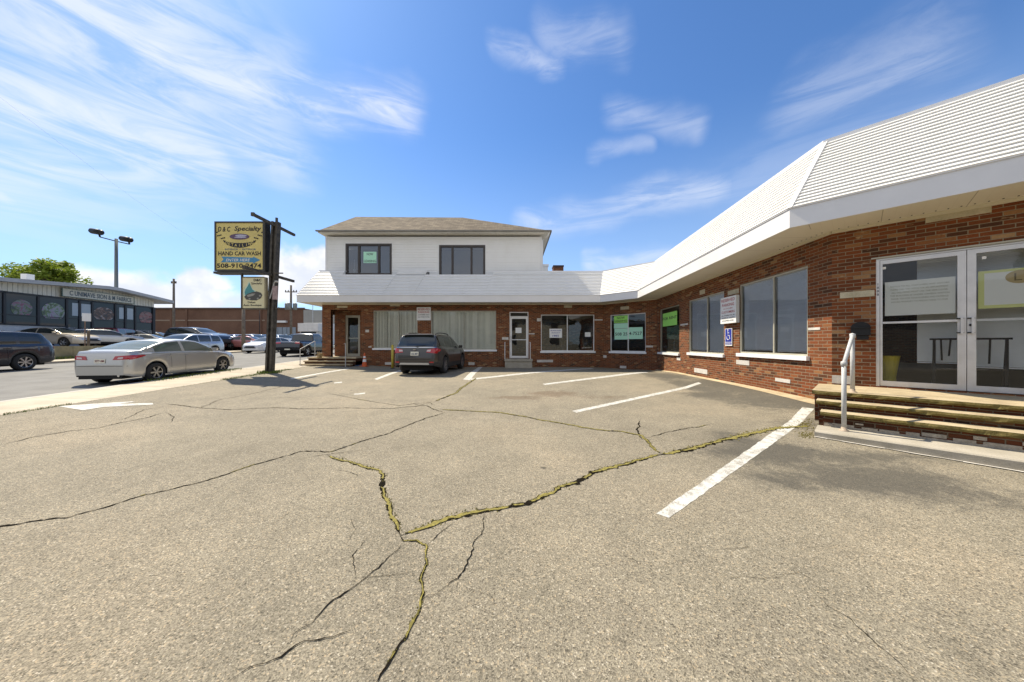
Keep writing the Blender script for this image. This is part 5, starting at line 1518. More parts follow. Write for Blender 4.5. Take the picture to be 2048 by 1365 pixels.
SPECS = {
    'sedan': dict(L=4.82, xr=-1.36, xf=1.42, wr=.325, top=[(-2.41, .55), (-2.39, .80), (-2.35, 1.02), (-2.25, 1.085), (-1.85, 1.10), (-1.72, 1.125), (-1.25, 1.30), (-.85, 1.415), (-.4, 1.46), (.1, 1.455), (.38, 1.41), (.75, 1.24), (1.18, 1.01), (1.32, .975), (1.8, .90), (2.15, .80), (2.32, .68), (2.39, .52)],
                  belt=[(-2.4, .84), (-1.9, 1.0), (-1, .985), (1.2, .92), (1.9, .80), (2.3, .60)], w=[(-2.41, .66), (-2.36, .76), (-2.2, .86), (-1.9, .90), (1.6, .905), (2.0, .87), (2.22, .76), (2.36, .62), (2.39, .55)], zb=[(-2.41, .32), (-2.2, .26), (-1.8, .22), (1.9, .2), (2.2, .2), (2.39, .24)],
                  ws=(.40, 1.17), rg=(-1.76, -.92), sw=(-1.38, .98), pil=[-.32], tum=.40),
    'suv': dict(L=4.86, xr=-1.38, xf=1.37, wr=.355, top=[(-2.42, .60), (-2.40, .95), (-2.35, 1.12), (-2.25, 1.22), (-2.08, 1.50), (-2.02, 1.60), (-1.9, 1.63), (-1.2, 1.66), (-.3, 1.66), (.1, 1.62), (.45, 1.5), (1.02, 1.17), (1.15, 1.13), (1.7, 1.06), (2.15, .96), (2.34, .80), (2.41, .60)],
                belt=[(-2.42, .98), (-2.2, 1.10), (-1, 1.05), (1.1, 1.0), (1.9, .92), (2.3, .74)], w=[(-2.42, .74), (-2.36, .82), (-2.22, .89), (-1.9, .925), (1.6, .925), (2.0, .89), (2.25, .80), (2.38, .66), (2.41, .58)], zb=[(-2.42, .40), (-2.2, .33), (-1.8, .27), (1.9, .26), (2.41, .32)],
                ws=(.14, 1.02), rg=(-2.30, -2.04), sw=(-2.0, .88), pil=[-1.22, -.22], tum=.30, clad=True),
    'van': dict(L=5.0, xr=-1.45, xf=1.5, wr=.34, top=[(-2.49, .60), (-2.47, 1.05), (-2.40, 1.25), (-2.28, 1.62), (-2.2, 1.72), (-1.2, 1.76), (.3, 1.74), (.7, 1.62), (1.5, 1.17), (1.65, 1.1), (2.1, .98), (2.38, .8), (2.47, .6)],
                belt=[(-2.49, 1.0), (-1, 1.02), (1.3, .98), (2.0, .88), (2.4, .7)], w=[(-2.49, .80), (-2.42, .88), (-2.2, .94), (1.7, .95), (2.1, .9), (2.35, .76), (2.47, .6)], zb=[(-2.49, .35), (-2, .26), (2, .24), (2.47, .3)],
                ws=(.72, 1.5), rg=(-2.40, -2.26), sw=(-2.1, 1.15), pil=[-1.1, .05], tum=.2),
    'pickup': dict(L=5.5, xr=-1.75, xf=1.75, wr=.39, top=[(-2.75, .6), (-2.73, 1.08), (-2.65, 1.12), (-.95, 1.14), (-.88, 1.2), (-.75, 1.75), (-.6, 1.82), (.2, 1.84), (.45, 1.78), (1.05, 1.26), (1.2, 1.2), (2.3, 1.12), (2.62, 1.0), (2.72, .7)],
                   belt=[(-2.75, 1.06), (-1, 1.1), (1.1, 1.1), (2.4, 1.02), (2.7, .8)], w=[(-2.75, .88), (-2.65, .95), (-2.3, .98), (2.0, .98), (2.5, .93), (2.72, .78)], zb=[(-2.75, .48), (-2.3, .4), (2.3, .36), (2.72, .4)],
                   ws=(.5, 1.06), rg=(-.9, -.76), sw=(-.62, .95), pil=[.0], tum=.22),
}
PAINTS = {}


def paint(name, col, metal=.5, rough=.28):
    return mat('paint_' + name, col, rough, metal, coat=.8)


M_TYRE = mat('tyre_rubber', (.022, .022, .022), .85, var=.2, vscale=12)
M_RIM = mat('rim_alloy', (.50, .50, .50), .32, .8)
M_WELL = mat('wheel_well', (.012, .012, .012), .95)
M_CGLASS = mat('car_glass', (.020, .026, .026), .05, spec=.9)
M_CGLASS_G = mat('car_glass_green', (.10, .125, .10), .06, spec=.9)
M_TAIL = mat('tail_lamp', (.38, .015, .02), .12, coat=.6)
M_TAILW = mat('tail_lamp_clear', (.55, .45, .44), .12, coat=.6)
M_HEAD = mat('head_lamp', (.55, .56, .58), .08, coat=.8)
M_CLAD = mat('black_plastic', (.03, .03, .032), .6)
M_CHROME = mat('chrome', (.70, .70, .70), .12, 1.0)
M_PLATE = mat('plate_cream', (.72, .70, .58), .5)


def wheel_parts(R_, wdt, nsp):
    ty = MB(); hw = wdt / 2
    ty.lathe([(R_ * .62, -hw * .9), (R_ * .70, -hw), (R_ * .92, -hw * .95), (R_, -hw * .68), (R_, hw * .68), (R_ * .92, hw * .95), (R_ * .70, hw), (R_ * .62, hw * .9)], axis='y', n=28)
    ty.lathe([(0, -hw * .3), (R_ * .64, -hw * .3)], axis='y', n=28); ty.lathe([(R_ * .64, hw * .3), (0, hw * .3)], axis='y', n=28)
    rm = MB(); rr = R_ * .66
    for s in (1, -1):
        rm.lathe([(rr * .90, s * hw * .82), (rr, s * hw * .92), (rr * 1.01, s * hw * .6)], axis='y', n=28)
        rm.lathe([(0, s * hw * .84), (rr * .17, s * hw * .80), (rr * .22, s * hw * .5)], axis='y', n=12)
        for k in range(nsp):
            a = 2 * math.pi * k / nsp; ca, sa = math.cos(a), math.sin(a)
            r0, r1 = rr * .12, rr * .93; w0, w1 = rr * .16, rr * (.15 if nsp > 7 else .24)
            P = []
            for yy in (s * hw * .55, s * hw * .80):
                for (r, ww) in ((r0, -w0), (r0, w0), (r1, w1), (r1, -w1)): P.append((r * ca - ww * .5 * sa, yy, r * sa + ww * .5 * ca))
            rm.box8(P)
    return ty, rm


def car_mesh(spec, detail):
    S = SPECS[spec] if isinstance(spec, str) else spec
    x0, x1 = S['top'][0][0], S['top'][-1][0]
    n = 46 if not detail else 84
    xs = set([x0 + (x1 - x0) * i / n for i in range(n + 1)] + [t[0] for t in S['top']] + [t[0] for t in S['w']])
    for xw in (S['xr'], S['xf']):
        for k in range(-6, 7): xs.add(xw + (S['wr'] + .055) * math.sin(R(15 * k)))
    xs = sorted(xs); out = [xs[0]]
    for x in xs[1:]:
        if x - out[-1] > (.012 if detail else .02): out.append(x)
    out[-1] = x1; xs = out

    def sm(L, x, d=.05):
        return (lerp_list(L, x - d) + 2 * lerp_list(L, x) + lerp_list(L, x + d)) / 4
    fr = [0, .10, .25, .42, .60, .76, .88, .95, 1.0]
    wm = [.955, .985, .998, 1.0, .998, .988, .975, .962, .935]
    rows = []
    for x in xs:
        zt = sm(S['top'], x, .03); zb = lerp_list(S['zb'], x); zs = min(sm(S['belt'], x, .08), zt - .035); w_ = sm(S['w'], x, .04)
        arch = False
        for xw in (S['xr'], S['xf']):
            ra = S['wr'] + .055; dx = abs(x - xw)
            if dx < ra: zb = max(zb, S['wr'] + math.sqrt(ra * ra - dx * dx)); arch = True
        zb = min(zb, zs - .05)
        pts = []
        for f, m_ in zip(fr, wm):
            ex = .012 * math.exp(-((min(abs(x - S['xr']), abs(x - S['xf'])) / .42) ** 2)) if f < .7 else 0
            pts.append((w_ * m_ + ex, zb + (zs - zb) * f))
        crown = .05 if zt - zs > .2 else .02
        g = max(.008, (zt - crown) - zs)
        yb = w_ * .925; yr = yb - S['tum'] * g * (1 if g > .1 else .5) - .02
        for f in (.02, .10, .5, .90, 1.0):
            bul = .018 * math.sin(math.pi * f) if g > .2 else 0
            pts.append((yb + (yr - yb) * f + bul, zs + g * f))
        for f in (.94, .82, .6, .3, 0.0):
            pts.append((yr * f, zs + g + crown * (1 - f ** 2.2)))
        rows.append(pts)
    nr = len(rows[0]); NS = 9
    groups = {}
    ws, rg, sw, pil = S['ws'], S['rg'], S['sw'], S['pil']

    def cls(i, j):
        xm = (xs[i] + xs[i + 1]) / 2
        g0 = rows[i][13][1] - rows[i][8][1]
        if j >= 14 and ws[0] < xm < ws[1]: return 'windshield'
        if j >= 14 and rg[0] < xm < rg[1]: return 'rear_window'
        if 10 <= j <= 11 and sw[0] < xm < sw[1] and g0 > .10 and not any(abs(xm - p) < .045 for p in pil):
            return 'side%d' % sum(xm > p for p in pil)
        if S.get('clad') and j <= 1: return 'clad'
        return 'body'
    for sgn in (1, -1):
        for i in range(len(xs) - 1):
            for j in range(nr - 1):
                q = [(xs[i], rows[i][j]), (xs[i + 1], rows[i + 1][j]), (xs[i + 1], rows[i + 1][j + 1]), (xs[i], rows[i][j + 1])]
                P = [(x, sgn * p[0], p[1]) for x, p in q]
                if sgn > 0: P.reverse()
                k = cls(i, j)
                if k.startswith('side'): k += 'l' if sgn > 0 else 'r'
                groups.setdefault(k, []).append(P)
    for i, fl in ((0, 0), (len(xs) - 1, 1)):
        for j in range(nr - 1):
            a, b = rows[i][j], rows[i][j + 1]
            P = [(xs[i], a[0], a[1]), (xs[i], b[0], b[1]), (xs[i], -b[0], b[1]), (xs[i], -a[0], a[1])]
            if fl: P.reverse()
            groups.setdefault('cap_clad' if S.get('clad') and j < 3 else 'cap_body', []).append(P)
    allf = [f for g in groups.values() for f in g]
    vs = [p for f in allf for p in f]
    bvh = BVHTree.FromPolygons([Vector(v) for v in vs], [tuple(range(4 * i, 4 * i + 4)) for i in range(len(allf))])
    return S, groups, bvh


def weld(faces):
    idx = {}; vs = []; fs = []
    for f in faces:
        q = []
        for p in f:
            k = (round(p[0], 4), round(p[1], 4), round(p[2], 4))
            if k not in idx: idx[k] = len(vs); vs.append(p)
            if not q or q[-1] != idx[k]: q.append(idx[k])
        if len(q) > 1 and q[0] == q[-1]: q.pop()
        if len(set(q)) >= 3: fs.append(tuple(q))
    m = MB(); m.mesh(vs, fs); return m


def make_car(name, label, spec, pnt, loc, heading, group=None, cat='car', detail=0, scale=1.0, glass=None, rim=None, nsp=5, rails=False, plate=None, extra=None, tailz=None, flip_tail=False):
    """heading: direction of travel (angle of +x), in radians"""
    S, groups, bvh = car_mesh(spec, detail)
    e = empty(name, loc, label, cat, group, local=True)
    e.rotation_euler = (0, 0, heading); e.scale = (scale,) * 3
    glass = glass or M_CGLASS
    def part(mb, nm, mt, parent=e, smooth=True): return mb.build(nm, mt, parent, smooth=smooth)
    body = None
    for k, fcs in groups.items():
        if k.startswith('cap_'): continue
        mb = weld(fcs)
        for P_ in groups.get('cap_' + k, []): mb.face(P_)
        if k == 'body': body = part(mb, 'body', pnt)
        elif k == 'clad': part(mb, 'cladding', M_CLAD)
        elif k.startswith('side'): part(mb, 'side_window', glass)
        else: part(mb, k, glass)
    # underbody
    m = MB(); L = S['L'] / 2
    m.box(-L + .25, L - .25, -.62, .62, .20, .55); m.box(S['xr'] + .42, S['xf'] - .42, -.84, .84, .22, .45)
    part(m, 'underbody', M_WELL, smooth=False)
    # wheels
    ty, rmb = wheel_parts(S['wr'], .22, nsp)
    for xw in (S['xr'], S['xf']):
        for s in (1, -1):
            yw = lerp_list(S['w'], xw) - .115
            t_ = MB(); t_.v = [(v[0] + xw, v[1] + s * yw, v[2] + S['wr']) for v in ty.v]; t_.f = ty.f; t_.uv = ty.uv; t_.mi = ty.mi
            wo_ = part(t_, 'wheel', M_TYRE)
            r_ = MB(); r_.v = [(v[0] + xw, v[1] + s * yw, v[2] + S['wr']) for v in rmb.v]; r_.f = rmb.f; r_.uv = rmb.uv; r_.mi = rmb.mi
            r_.build('rim', rim or M_RIM, wo_)

    def patch(corners, axis, mt, nm, off=.006, nx=8, ny=4, parent=e):
        """corners (a,b) x4 projected on the body. axis: 'r' rear (y,z), 'f' front (y,z), 'l'/'t' sides (x,z)"""
        m = MB(); vs = []; ok = True
        for j in range(ny + 1):
            for i in range(nx + 1):
                u, v = i / nx, j / ny
                a = [(1 - u) * (1 - v) * corners[0][k] + u * (1 - v) * corners[1][k] + u * v * corners[2][k] + (1 - u) * v * corners[3][k] for k in (0, 1)]
                if axis == 'r': o_, d_ = Vector((-4, a[0], a[1])), Vector((1, 0, 0))
                elif axis == 'f': o_, d_ = Vector((4, a[0], a[1])), Vector((-1, 0, 0))
                else: s = 1 if axis == 'l' else -1; o_, d_ = Vector((a[0], 3 * s, a[1])), Vector((0, -s, 0))
                h = bvh.ray_cast(o_, d_)
                if h[0] is None: h = bvh.find_nearest(o_ + d_ * 1.5)
                vs.append(h[0] - d_ * off)
        fs = [(j * (nx + 1) + i, j * (nx + 1) + i + 1, (j + 1) * (nx + 1) + i + 1, (j + 1) * (nx + 1) + i) for j in range(ny) for i in range(nx)]
        if axis in ('r', 'l'): fs = [f[::-1] for f in fs]
        m.mesh(vs, fs); return m.build(nm, mt, parent, smooth=True)
    zr = lerp_list(S['belt'], S['top'][0][0]); tz = tailz or (zr - .10, zr + .06)
    wr_ = lerp_list(S['w'], S['top'][0][0] + .1)
    if extra != 'custom':
        for s in (1, -1):
            patch([(s * wr_ * .98, tz[0]), (s * wr_ * .55, tz[0] + .02), (s * wr_ * .55, tz[1]), (s * wr_ * .98, tz[1])], 'r', M_TAIL, 'taillight')
            zf = lerp_list(S['belt'], S['top'][-1][0] - .1)
            wf = lerp_list(S['w'], S['top'][-1][0] - .08)
            patch([(s * wf * 1.02, zf - .12), (s * wf * .55, zf - .10), (s * wf * .55, zf - .01), (s * wf * 1.1, zf + .03)], 'f', M_HEAD, 'headlight', off=.008)
        patch([(-.5, .42), (.5, .42), (.42, .62), (-.42, .62)], 'f', M_CLAD, 'grille', off=.008)
        patch([(-.2, .50), (.2, .50), (.2, .60), (-.2, .60)], 'r', M_PLATE, 'licence_plate', off=.012)
    # mirrors
    xm_ = S['ws'][1] - .22; zm_ = lerp_list(S['belt'], xm_) + .08
    for s in (1, -1):
        m = MB(); ym = lerp_list(S['w'], xm_)
        m.mesh([(xm_ - .06, s * (ym - .05), zm_ - .05), (xm_ - .06, s * (ym + .14), zm_ - .04), (xm_ - .06, s * (ym + .15), zm_ + .08), (xm_ - .06, s * (ym - .02), zm_ + .09),
                (xm_ + .05, s * (ym - .03), zm_ - .03), (xm_ + .07, s * (ym + .10), zm_ - .02), (xm_ + .07, s * (ym + .11), zm_ + .05), (xm_ + .05, s * (ym - .0), zm_ + .05)],
               [(0, 1, 2, 3), (4, 5, 6, 7), (0, 1, 5, 4), (1, 2, 6, 5), (2, 3, 7, 6), (3, 0, 4, 7)])
        mo = m.build('side_mirror', pnt, e)
    if rails:
        for s in (1, -1):
            m = MB(); pts = []
            for k in range(9):
                x = -1.75 + 1.75 * k / 8; h = bvh.ray_cast(Vector((x, s * .60, 3)), Vector((0, 0, -1)))[0]
                pts.append(h + Vector((0, 0, .02 + .05 * math.sin(math.pi * min(1, max(0, k / 8))) ** .3)))
            m.tube(pts, .022, 8); 
            m.build('roof_rail', M_CLAD, e, smooth=True)
    if detail:
        sm_ = MB()
        for s, axn in ((1, 'l'), (-1, 't')):
            doors = [(S['pil'][-1] + .02, .30, 1.0), (S['ws'][1] - .12, .30, .93)]
            if spec == 'sedan' or isinstance(spec, dict): pass
            for (xx, za, zb_) in ((S['pil'][-1], .28, lerp_list(S['belt'], S['pil'][-1]) - .01), (S['ws'][1] + .02, .30, .90), (S['xr'] + .50, .45, .98)):
                xo = xx
                patch([(xo - .005, za), (xo + .005, za), (xo + .005, zb_), (xo - .005, zb_)], axn, M_WELL, 'door_seam', off=.0025, nx=1, ny=10)
            for xx in (S['pil'][-1] + .12, S['xr'] + .42 + .1):
                zh = lerp_list(S['belt'], xx) - .12
                h = bvh.ray_cast(Vector((xx, 3 * s, zh)), Vector((0, -s, 0)))[0]
                m = MB(); m.obox(h + Vector((0, s * .012, 0)), (.09, 0, 0), (0, .012, 0), (0, 0, .016)); m.build('door_handle', pnt, e)
    return e, patch, bvh, S


# grey SUV parked nose-in at the shops
HD = Vector((.055, 1)).normalized()
def ang(v): return math.atan2(v[1], v[0])
rear_c = Vector(((829 - CX) / 52.0, 650 / 52.0))
suv_h = Vector((.10, 1)).normalized()
ctr = rear_c + suv_h * 2.42
MG = mat('paint_graphite', (.056, .053, .048), .30, .40, coat=.7)
e, patch, bvh, S = make_car('parked_suv', 'dark grey SUV parked nose-in at the brick shops, back to the camera', 'suv', MG, (ctr.x, ctr.y, lot(ctr.x, ctr.y)), ang(suv_h),
                            detail=1, nsp=10, rails=True, extra='custom')
for s in (1, -1):
    patch([(s * .86, .86), (s * .46, .90), (s * .50, 1.02), (s * .87, 1.08)], 'r', M_TAIL, 'taillight', off=.010, nx=12)
    patch([(s * .62, .93), (s * .47, .94), (s * .50, 1.00), (s * .64, 1.01)], 'r', M_TAILW, 'reversing_lamp', off=.016)
    patch([(-2.30, .90), (-2.0, .95), (-2.0, 1.03), (-2.30, 1.06)], 'l' if s > 0 else 't', M_TAIL, 'taillight', off=.008)
    patch([(s * .76, .50), (s * .60, .50), (s * .60, .55), (s * .76, .55)], 'r', M_TAIL, 'reflector', off=.02)
    patch([(s * .7, .68), (s * .4, .66), (s * .4, .76), (s * .75, .82)], 'f', M_HEAD, 'headlight', off=.01)
patch([(-.80, 1.085), (.80, 1.085), (.80, 1.108), (-.80, 1.108)], 'r', M_CHROME, 'chrome_strip', off=.012, nx=20, ny=1)
patch([(-.60, .43), (.60, .43), (.56, .50), (-.56, .50)], 'r', mat('skid_silver', (.52, .52, .50), .35, .5), 'skid_plate', off=.03, nx=16)
patch([(-.86, .56), (.86, .56), (.84, .575), (-.84, .575)], 'r', M_WELL, 'bumper_seam', off=.004, nx=16, ny=1)
patch([(-.62, .62), (.62, .62), (.62, .632), (-.62, .632)], 'r', M_WELL, 'tailgate_seam', off=.004, nx=16, ny=1)
pl = patch([(-.16, .78), (.16, .78), (.16, .93), (-.16, .93)], 'r', M_PLATE, 'licence_plate', off=.022, nx=2, ny=2)
px0 = min(v.co.x for v in pl.data.vertices) - .002
text('lettering', '1AZ 887', mat('plate_blue', (.04, .06, .14), .5), lambda x, y: Vector((px0, -x, .845 + y)), pl, w=.27, h=.075, bold=.02)
m = MB(); m.obox((-2.44, 0, 1.01), (.006, 0, 0), (0, .05, 0), (0, 0, .02)); m.build('badge', M_CHROME, e)
m = MB(); m.tube([(-2.36, 0, 1.13), (-2.40, -.08, 1.145), (-2.30, -.42, 1.17)], .012, 6); m.build('wiper', M_BLACK, e)
m = MB(); m.box8([(-2.12, -.62, 1.585), (-2.12, .62, 1.585), (-1.9, .60, 1.62), (-1.9, -.60, 1.62), (-2.10, -.60, 1.61), (-2.10, .60, 1.61), (-1.9, .58, 1.64), (-1.9, -.58, 1.64)]); m.build('spoiler', MG, e)

# silver sedan at the kerb
sv_h = Vector((-.118, .993)).normalized()
rw_ = Vector((-11.46, 10.4))             # near rear wheel
right = Vector((sv_h.y, -sv_h.x))
cen = rw_ + sv_h * 1.38 - right * .72
MSV = mat('paint_silver', (.50, .49, .46), .28, .40, coat=.7)
SS = dict(SPECS['sedan'])
for k_ in ('top', 'w', 'zb'): SS[k_] = [((x_ if x_ > -1.7 else -1.7 + (x_ + 1.7) * .66), v_) for x_, v_ in SS[k_]]
SPECS['sedan_short'] = SS
zc_ = (road_z(10.4) + road_z(13.2)) / 2 + .02
e, patch, bvh, S = make_car('silver_sedan', 'silver four door sedan parked along the near kerb, rear towards the camera', 'sedan_short', MSV, (cen.x, cen.y, zc_), ang(sv_h), detail=1, nsp=6,
                            glass=M_CGLASS_G, extra='custom')
e.rotation_euler = (0, -R(1.2), ang(sv_h)); e.scale = (1, .90, .935)
for s in (1, -1):
    patch([(s * .84, .82), (s * .36, .80), (s * .42, .92), (s * .86, .95)], 'r', M_TAIL, 'taillight', off=.010, nx=12)
    patch([(-2.10, .80), (-1.70, .91), (-1.74, .95), (-2.10, .94)], 'l' if s > 0 else 't', M_TAIL, 'taillight', off=.008)
    patch([(s * .66, .84), (s * .50, .83), (s * .52, .88), (s * .66, .89)], 'r', M_TAILW, 'reversing_lamp', off=.016)
    patch([(2.32, .62), (1.95, .70), (2.0, .76), (2.30, .72)], 'l' if s > 0 else 't', M_HEAD, 'headlight', off=.008)
patch([(-.86, .60), (.86, .60), (.86, .612), (-.86, .612)], 'r', M_WELL, 'bumper_seam', off=.004, nx=16, ny=1)
pl = patch([(-.16, .70), (.16, .70), (.16, .84), (-.16, .84)], 'r', M_PLATE, 'licence_plate', off=.012, nx=2, ny=2)
px0 = min(v.co.x for v in pl.data.vertices) - .002
text('lettering', '377 UM', mat('plate_red', (.25, .08, .08), .5), lambda x, y: Vector((px0, -x, .77 + y)), pl, w=.26, h=.07, bold=.02)
m = MB(); m.tube([(-2.19, -.55, .30), (-2.0, -.55, .31)], .035, 10); m.build('exhaust', M_CHROME, e)
m = MB(); m.tube([(-1.5, -.875, .985), (-.3, -.865, .955), (.95, -.86, .93)], .008, 5); m.build('belt_trim', M_CHROME, e)

# moving and parked traffic
MBK = mat('paint_darkblue', (.030, .036, .050), .25, .4, coat=.9)
def place_px(px, Y, z): return ((px - CX) / F * Y, Y, z)
CAR = []
GS = 'cars in the street'
W_ = Vector((43, 0)); 
# dark SUV leaving the frame on the left
rwp = Vector(((43 - CX) / F * 13.5, 13.5)); hd = Vector((.0, -1)); 
hd = Vector((.06, -1)).normalized()
cen = rwp + hd * 1.38 - Vector((hd.y, -hd.x)) * -.0 + Vector((-.82, 0))
make_car('dark_suv', 'dark blue grey SUV driving out of the left edge of the picture', 'suv', MBK, (cen.x, cen.y, .10), ang(hd), GS, nsp=7, detail=1)
make_car('silver_crossover', 'silver crossover with dark windows behind the silver sedan, facing the camera', 'suv', mat('paint_lightsilver', (.46, .48, .51), .28, .5, coat=.8), place_px(368, 22.0, road_z(22) + .06), ang((.05, -1)), GS, nsp=5, scale=.97, detail=1)
make_car('white_sedan', 'white sedan with black front bumper facing the camera behind the sign column', 'sedan', mat('paint_white', (.74, .74, .73), .25, .05, coat=.9), place_px(540, 29.5, road_z(29.5) + .02), ang((.02, -1)), GS, nsp=5, scale=.98, detail=1)
make_car('black_pickup', 'black pickup seen from behind between the sign column and the porch', 'pickup', mat('paint_black', (.012, .013, .016), .2, .3, coat=.9), place_px(616, 25.0, road_z(25) + .02), ang((-.06, 1)), GS, cat='pickup', scale=.92)
FG = 'cars parked in the raised lot across the street'
pc = lambda n, c, m_=.4: mat('paint_' + n, c, .28, m_, coat=.8)
far = [('silver_suv', 'pale silver SUV between the thin street sign and the maroon van', 'suv', pc('palesilver', (.56, .55, .52)), 216, 27.5, LZ, (.55, .85), .86),
       ('cream_sedan', 'cream sedan at the far corner of the glass fronted shop', 'sedan', pc('cream', (.58, .55, .47), .1), 296, 30.5, .85, (.9, .4), .88),
       ('white_crossover', 'white crossover with dark glass in front of the warehouse, left of the old post', 'suv', pc('whitee', (.66, .66, .64), .05), 440, 38.0, LZ, (.9, -.3), .9),
       ('tan_sedan', 'champagne sedan in the raised lot facing right, nearest the shop windows', 'sedan', pc('champagne', (.52, .46, .37)), 112, 25.0, LZ, (1, .12), 1.02),
       ('silver_pickup', 'silver grey pickup in the raised lot behind the thin street sign', 'pickup', pc('greyb', (.42, .40, .38)), 196, 30.0, LZ, (-.9, -.3), .88),
       ('maroon_van', 'maroon van with dark windows beneath the lamp pole', 'van', pc('maroon', (.22, .04, .05)), 242, 31.5, LZ, (-.5, 1), .98),
       ('white_van', 'white minivan with tinted windows right of the lamp pole', 'van', pc('whiteb', (.66, .64, .62), .05), 268, 33.0, LZ, (.75, .5), .95),
       ('black_hatchback', 'black hatchback in shade at the corner of the glass fronted shop', 'suv', pc('blackb', (.02, .02, .022)), 316, 36.0, LZ, (.9, .3), .92),
       ('navy_suv', 'long navy SUV in the raised lot directly behind the silver crossover', 'suv', pc('navy', (.022, .028, .042)), 398, 31.0, LZ, (1, -.05), 1.08),
       ('grey_coupe', 'dark grey coupe behind the navy SUV near the brown warehouse', 'sedan', pc('slate', (.10, .11, .14)), 415, 44.0, LZ, (1, .0), 1.0),
       ('pink_hatchback', 'bright pink red hatchback by the brown warehouse wall', 'suv', pc('pink', (.42, .05, .12)), 458, 47.0, LZ, (-.95, -.2), .9),
       ('blue_sedan', 'lilac blue sedan beside the pink red hatchback', 'sedan', pc('lilac', (.14, .14, .24)), 474, 42.5, LZ, (.9, -.3), 1.0),
       ('white_coupe', 'small white car left of the old wooden post', 'sedan', pc('whitec', (.60, .60, .57), .05), 466, 33.5, .75, (1, .1), .86),
       ('grey_wagon', 'light grey wagon just right of the old wooden post', 'suv', pc('lightgrey', (.46, .47, .48)), 512, 36.0, .8, (1, -.3), .9),
       ('red_sedan', 'faded red and white sedan low behind the white sedan roof', 'sedan', pc('fadedred', (.36, .13, .12)), 498, 32.5, .72, (1, .1), .88),
       ('blue_suv', 'blue grey SUV right of the sign column in the raised lot', 'suv', pc('bluegrey', (.16, .20, .26)), 566, 37.0, .8, (.8, -.6), .9),
       ('teal_wagon', 'dark teal wagon in front of the grey loading doors', 'suv', pc('teal', (.04, .06, .08)), 583, 40.0, .9, (.7, -.7), .92),
       ('pearl_sedan', 'pearl white sedan left of the white box truck', 'sedan', pc('pearl', (.62, .62, .60), .05), 603, 40.0, .8, (.6, -.8), .92),
       ('black_wagon', 'black wagon with roof rack in front of the warehouse, far back', 'suv', pc('blackc', (.02, .022, .025)), 528, 46.0, LZ, (1, 0), .95)]
for nm, lb, sp_, pt_, px, Y, z, hv, scl in far:
    make_car(nm, lb, sp_, pt_, place_px(px, Y, z), ang(hv), FG, scale=scl, cat={'pickup': 'pickup', 'van': 'van'}.get(sp_, 'car'))

# white box truck behind the porch pillar
X_, Y_ = (626 - CX) / F * 36, 36.0
tk = empty('box_truck', (X_, Y_, .9), 'white box truck with dark windshield behind the brick porch pillar', 'truck')
m = MB(); m.box(X_ - 1.15, X_ + 1.15, Y_ + .2, Y_ + 5, 1.2, 3.55); m.box(X_ - 1.1, X_ + 1.1, Y_ - .9, Y_ + .2, 2.55, 3.45); m.build('cargo_box', mat('truck_white', (.68, .67, .64), .4, var=.1), tk)
m = MB(); m.box8([(X_ - 1.0, Y_ - 1.6, 1.2), (X_ + 1.0, Y_ - 1.6, 1.2), (X_ + 1.0, Y_ + .19, 1.2), (X_ - 1.0, Y_ + .19, 1.2), (X_ - .9, Y_ - .7, 2.54), (X_ + .9, Y_ - .7, 2.54), (X_ + .95, Y_ + .19, 2.54), (X_ - .95, Y_ + .19, 2.54)]); m.build('cab', mat('truck_white', (.68, .67, .64)), tk)
m = MB(); m.face([(X_ - .88, Y_ - 1.17, 1.9), (X_ + .88, Y_ - 1.17, 1.9), (X_ + .82, Y_ - .78, 2.5), (X_ - .82, Y_ - .78, 2.5)]); m.build('windshield', M_CGLASS, tk)
ty, rmb = wheel_parts(.42, .25, 6)
for xx in (-.95, .95):
    for yy in (-.7, 3.6):
        t_ = MB(); t_.v = [(X_ + xx + v[1], Y_ + yy + v[0], v[2] + 1.3) for v in ty.v]; t_.f = ty.f; t_.uv = ty.uv; t_.mi = ty.mi; t_.build('wheel', M_TYRE, tk, smooth=True)

# ------------------------------------------------------------------ glass fronted shop across the street
SD = Vector((-39, 650)).normalized()
sp0 = Vector((-37.9, 34.4))               # right (far) corner
WST = Wall(sp0 - SD * 40, sp0)            # facade runs towards the far corner, outward normal +x
shop = empty('glass_front_shop', (sp0.x, sp0.y - 8, LZ), 'low white panelled shop with a long dark window front across the street', 'building')
ux = lambda px: WST.u(px)
zb_w, zt_w = 2.62, 5.06
m = MB(); WST.quad(m, 0, WST.L, LZ, zb_w, 0); m.build('base_wall', mat('shop_base', (.52, .54, .56), .7, var=.1), shop)
m = MB(); nU = 150
for i in range(nU):
    u0, u1 = WST.L * i / nU, WST.L * (i + 1) / nU
    def zt_(u):
        Y = WST.p(u, 0).y
        return lerp_list([(0, 5.0), (23.4, 5.92), (30.1, 6.45), (35.5, 5.95)], Y)
    m.face([WST.p(u0, zt_w, .0), WST.p(u1 - .03, zt_w, .0), WST.p(u1 - .03, zt_(u1), 0), WST.p(u0, zt_(u0), 0)])
    m.face([WST.p(u1 - .03, zt_w, .0), WST.p(u1, zt_w, -.02), WST.p(u1, zt_(u1), -.02), WST.p(u1 - .03, zt_(u1), 0)])
m.build('panel_wall', mat('panel_white', (.66, .65, .58), .6, var=.12, vscale=1), shop)
m = MB()
ys = frange(0, WST.L + 1.2, 1.0)
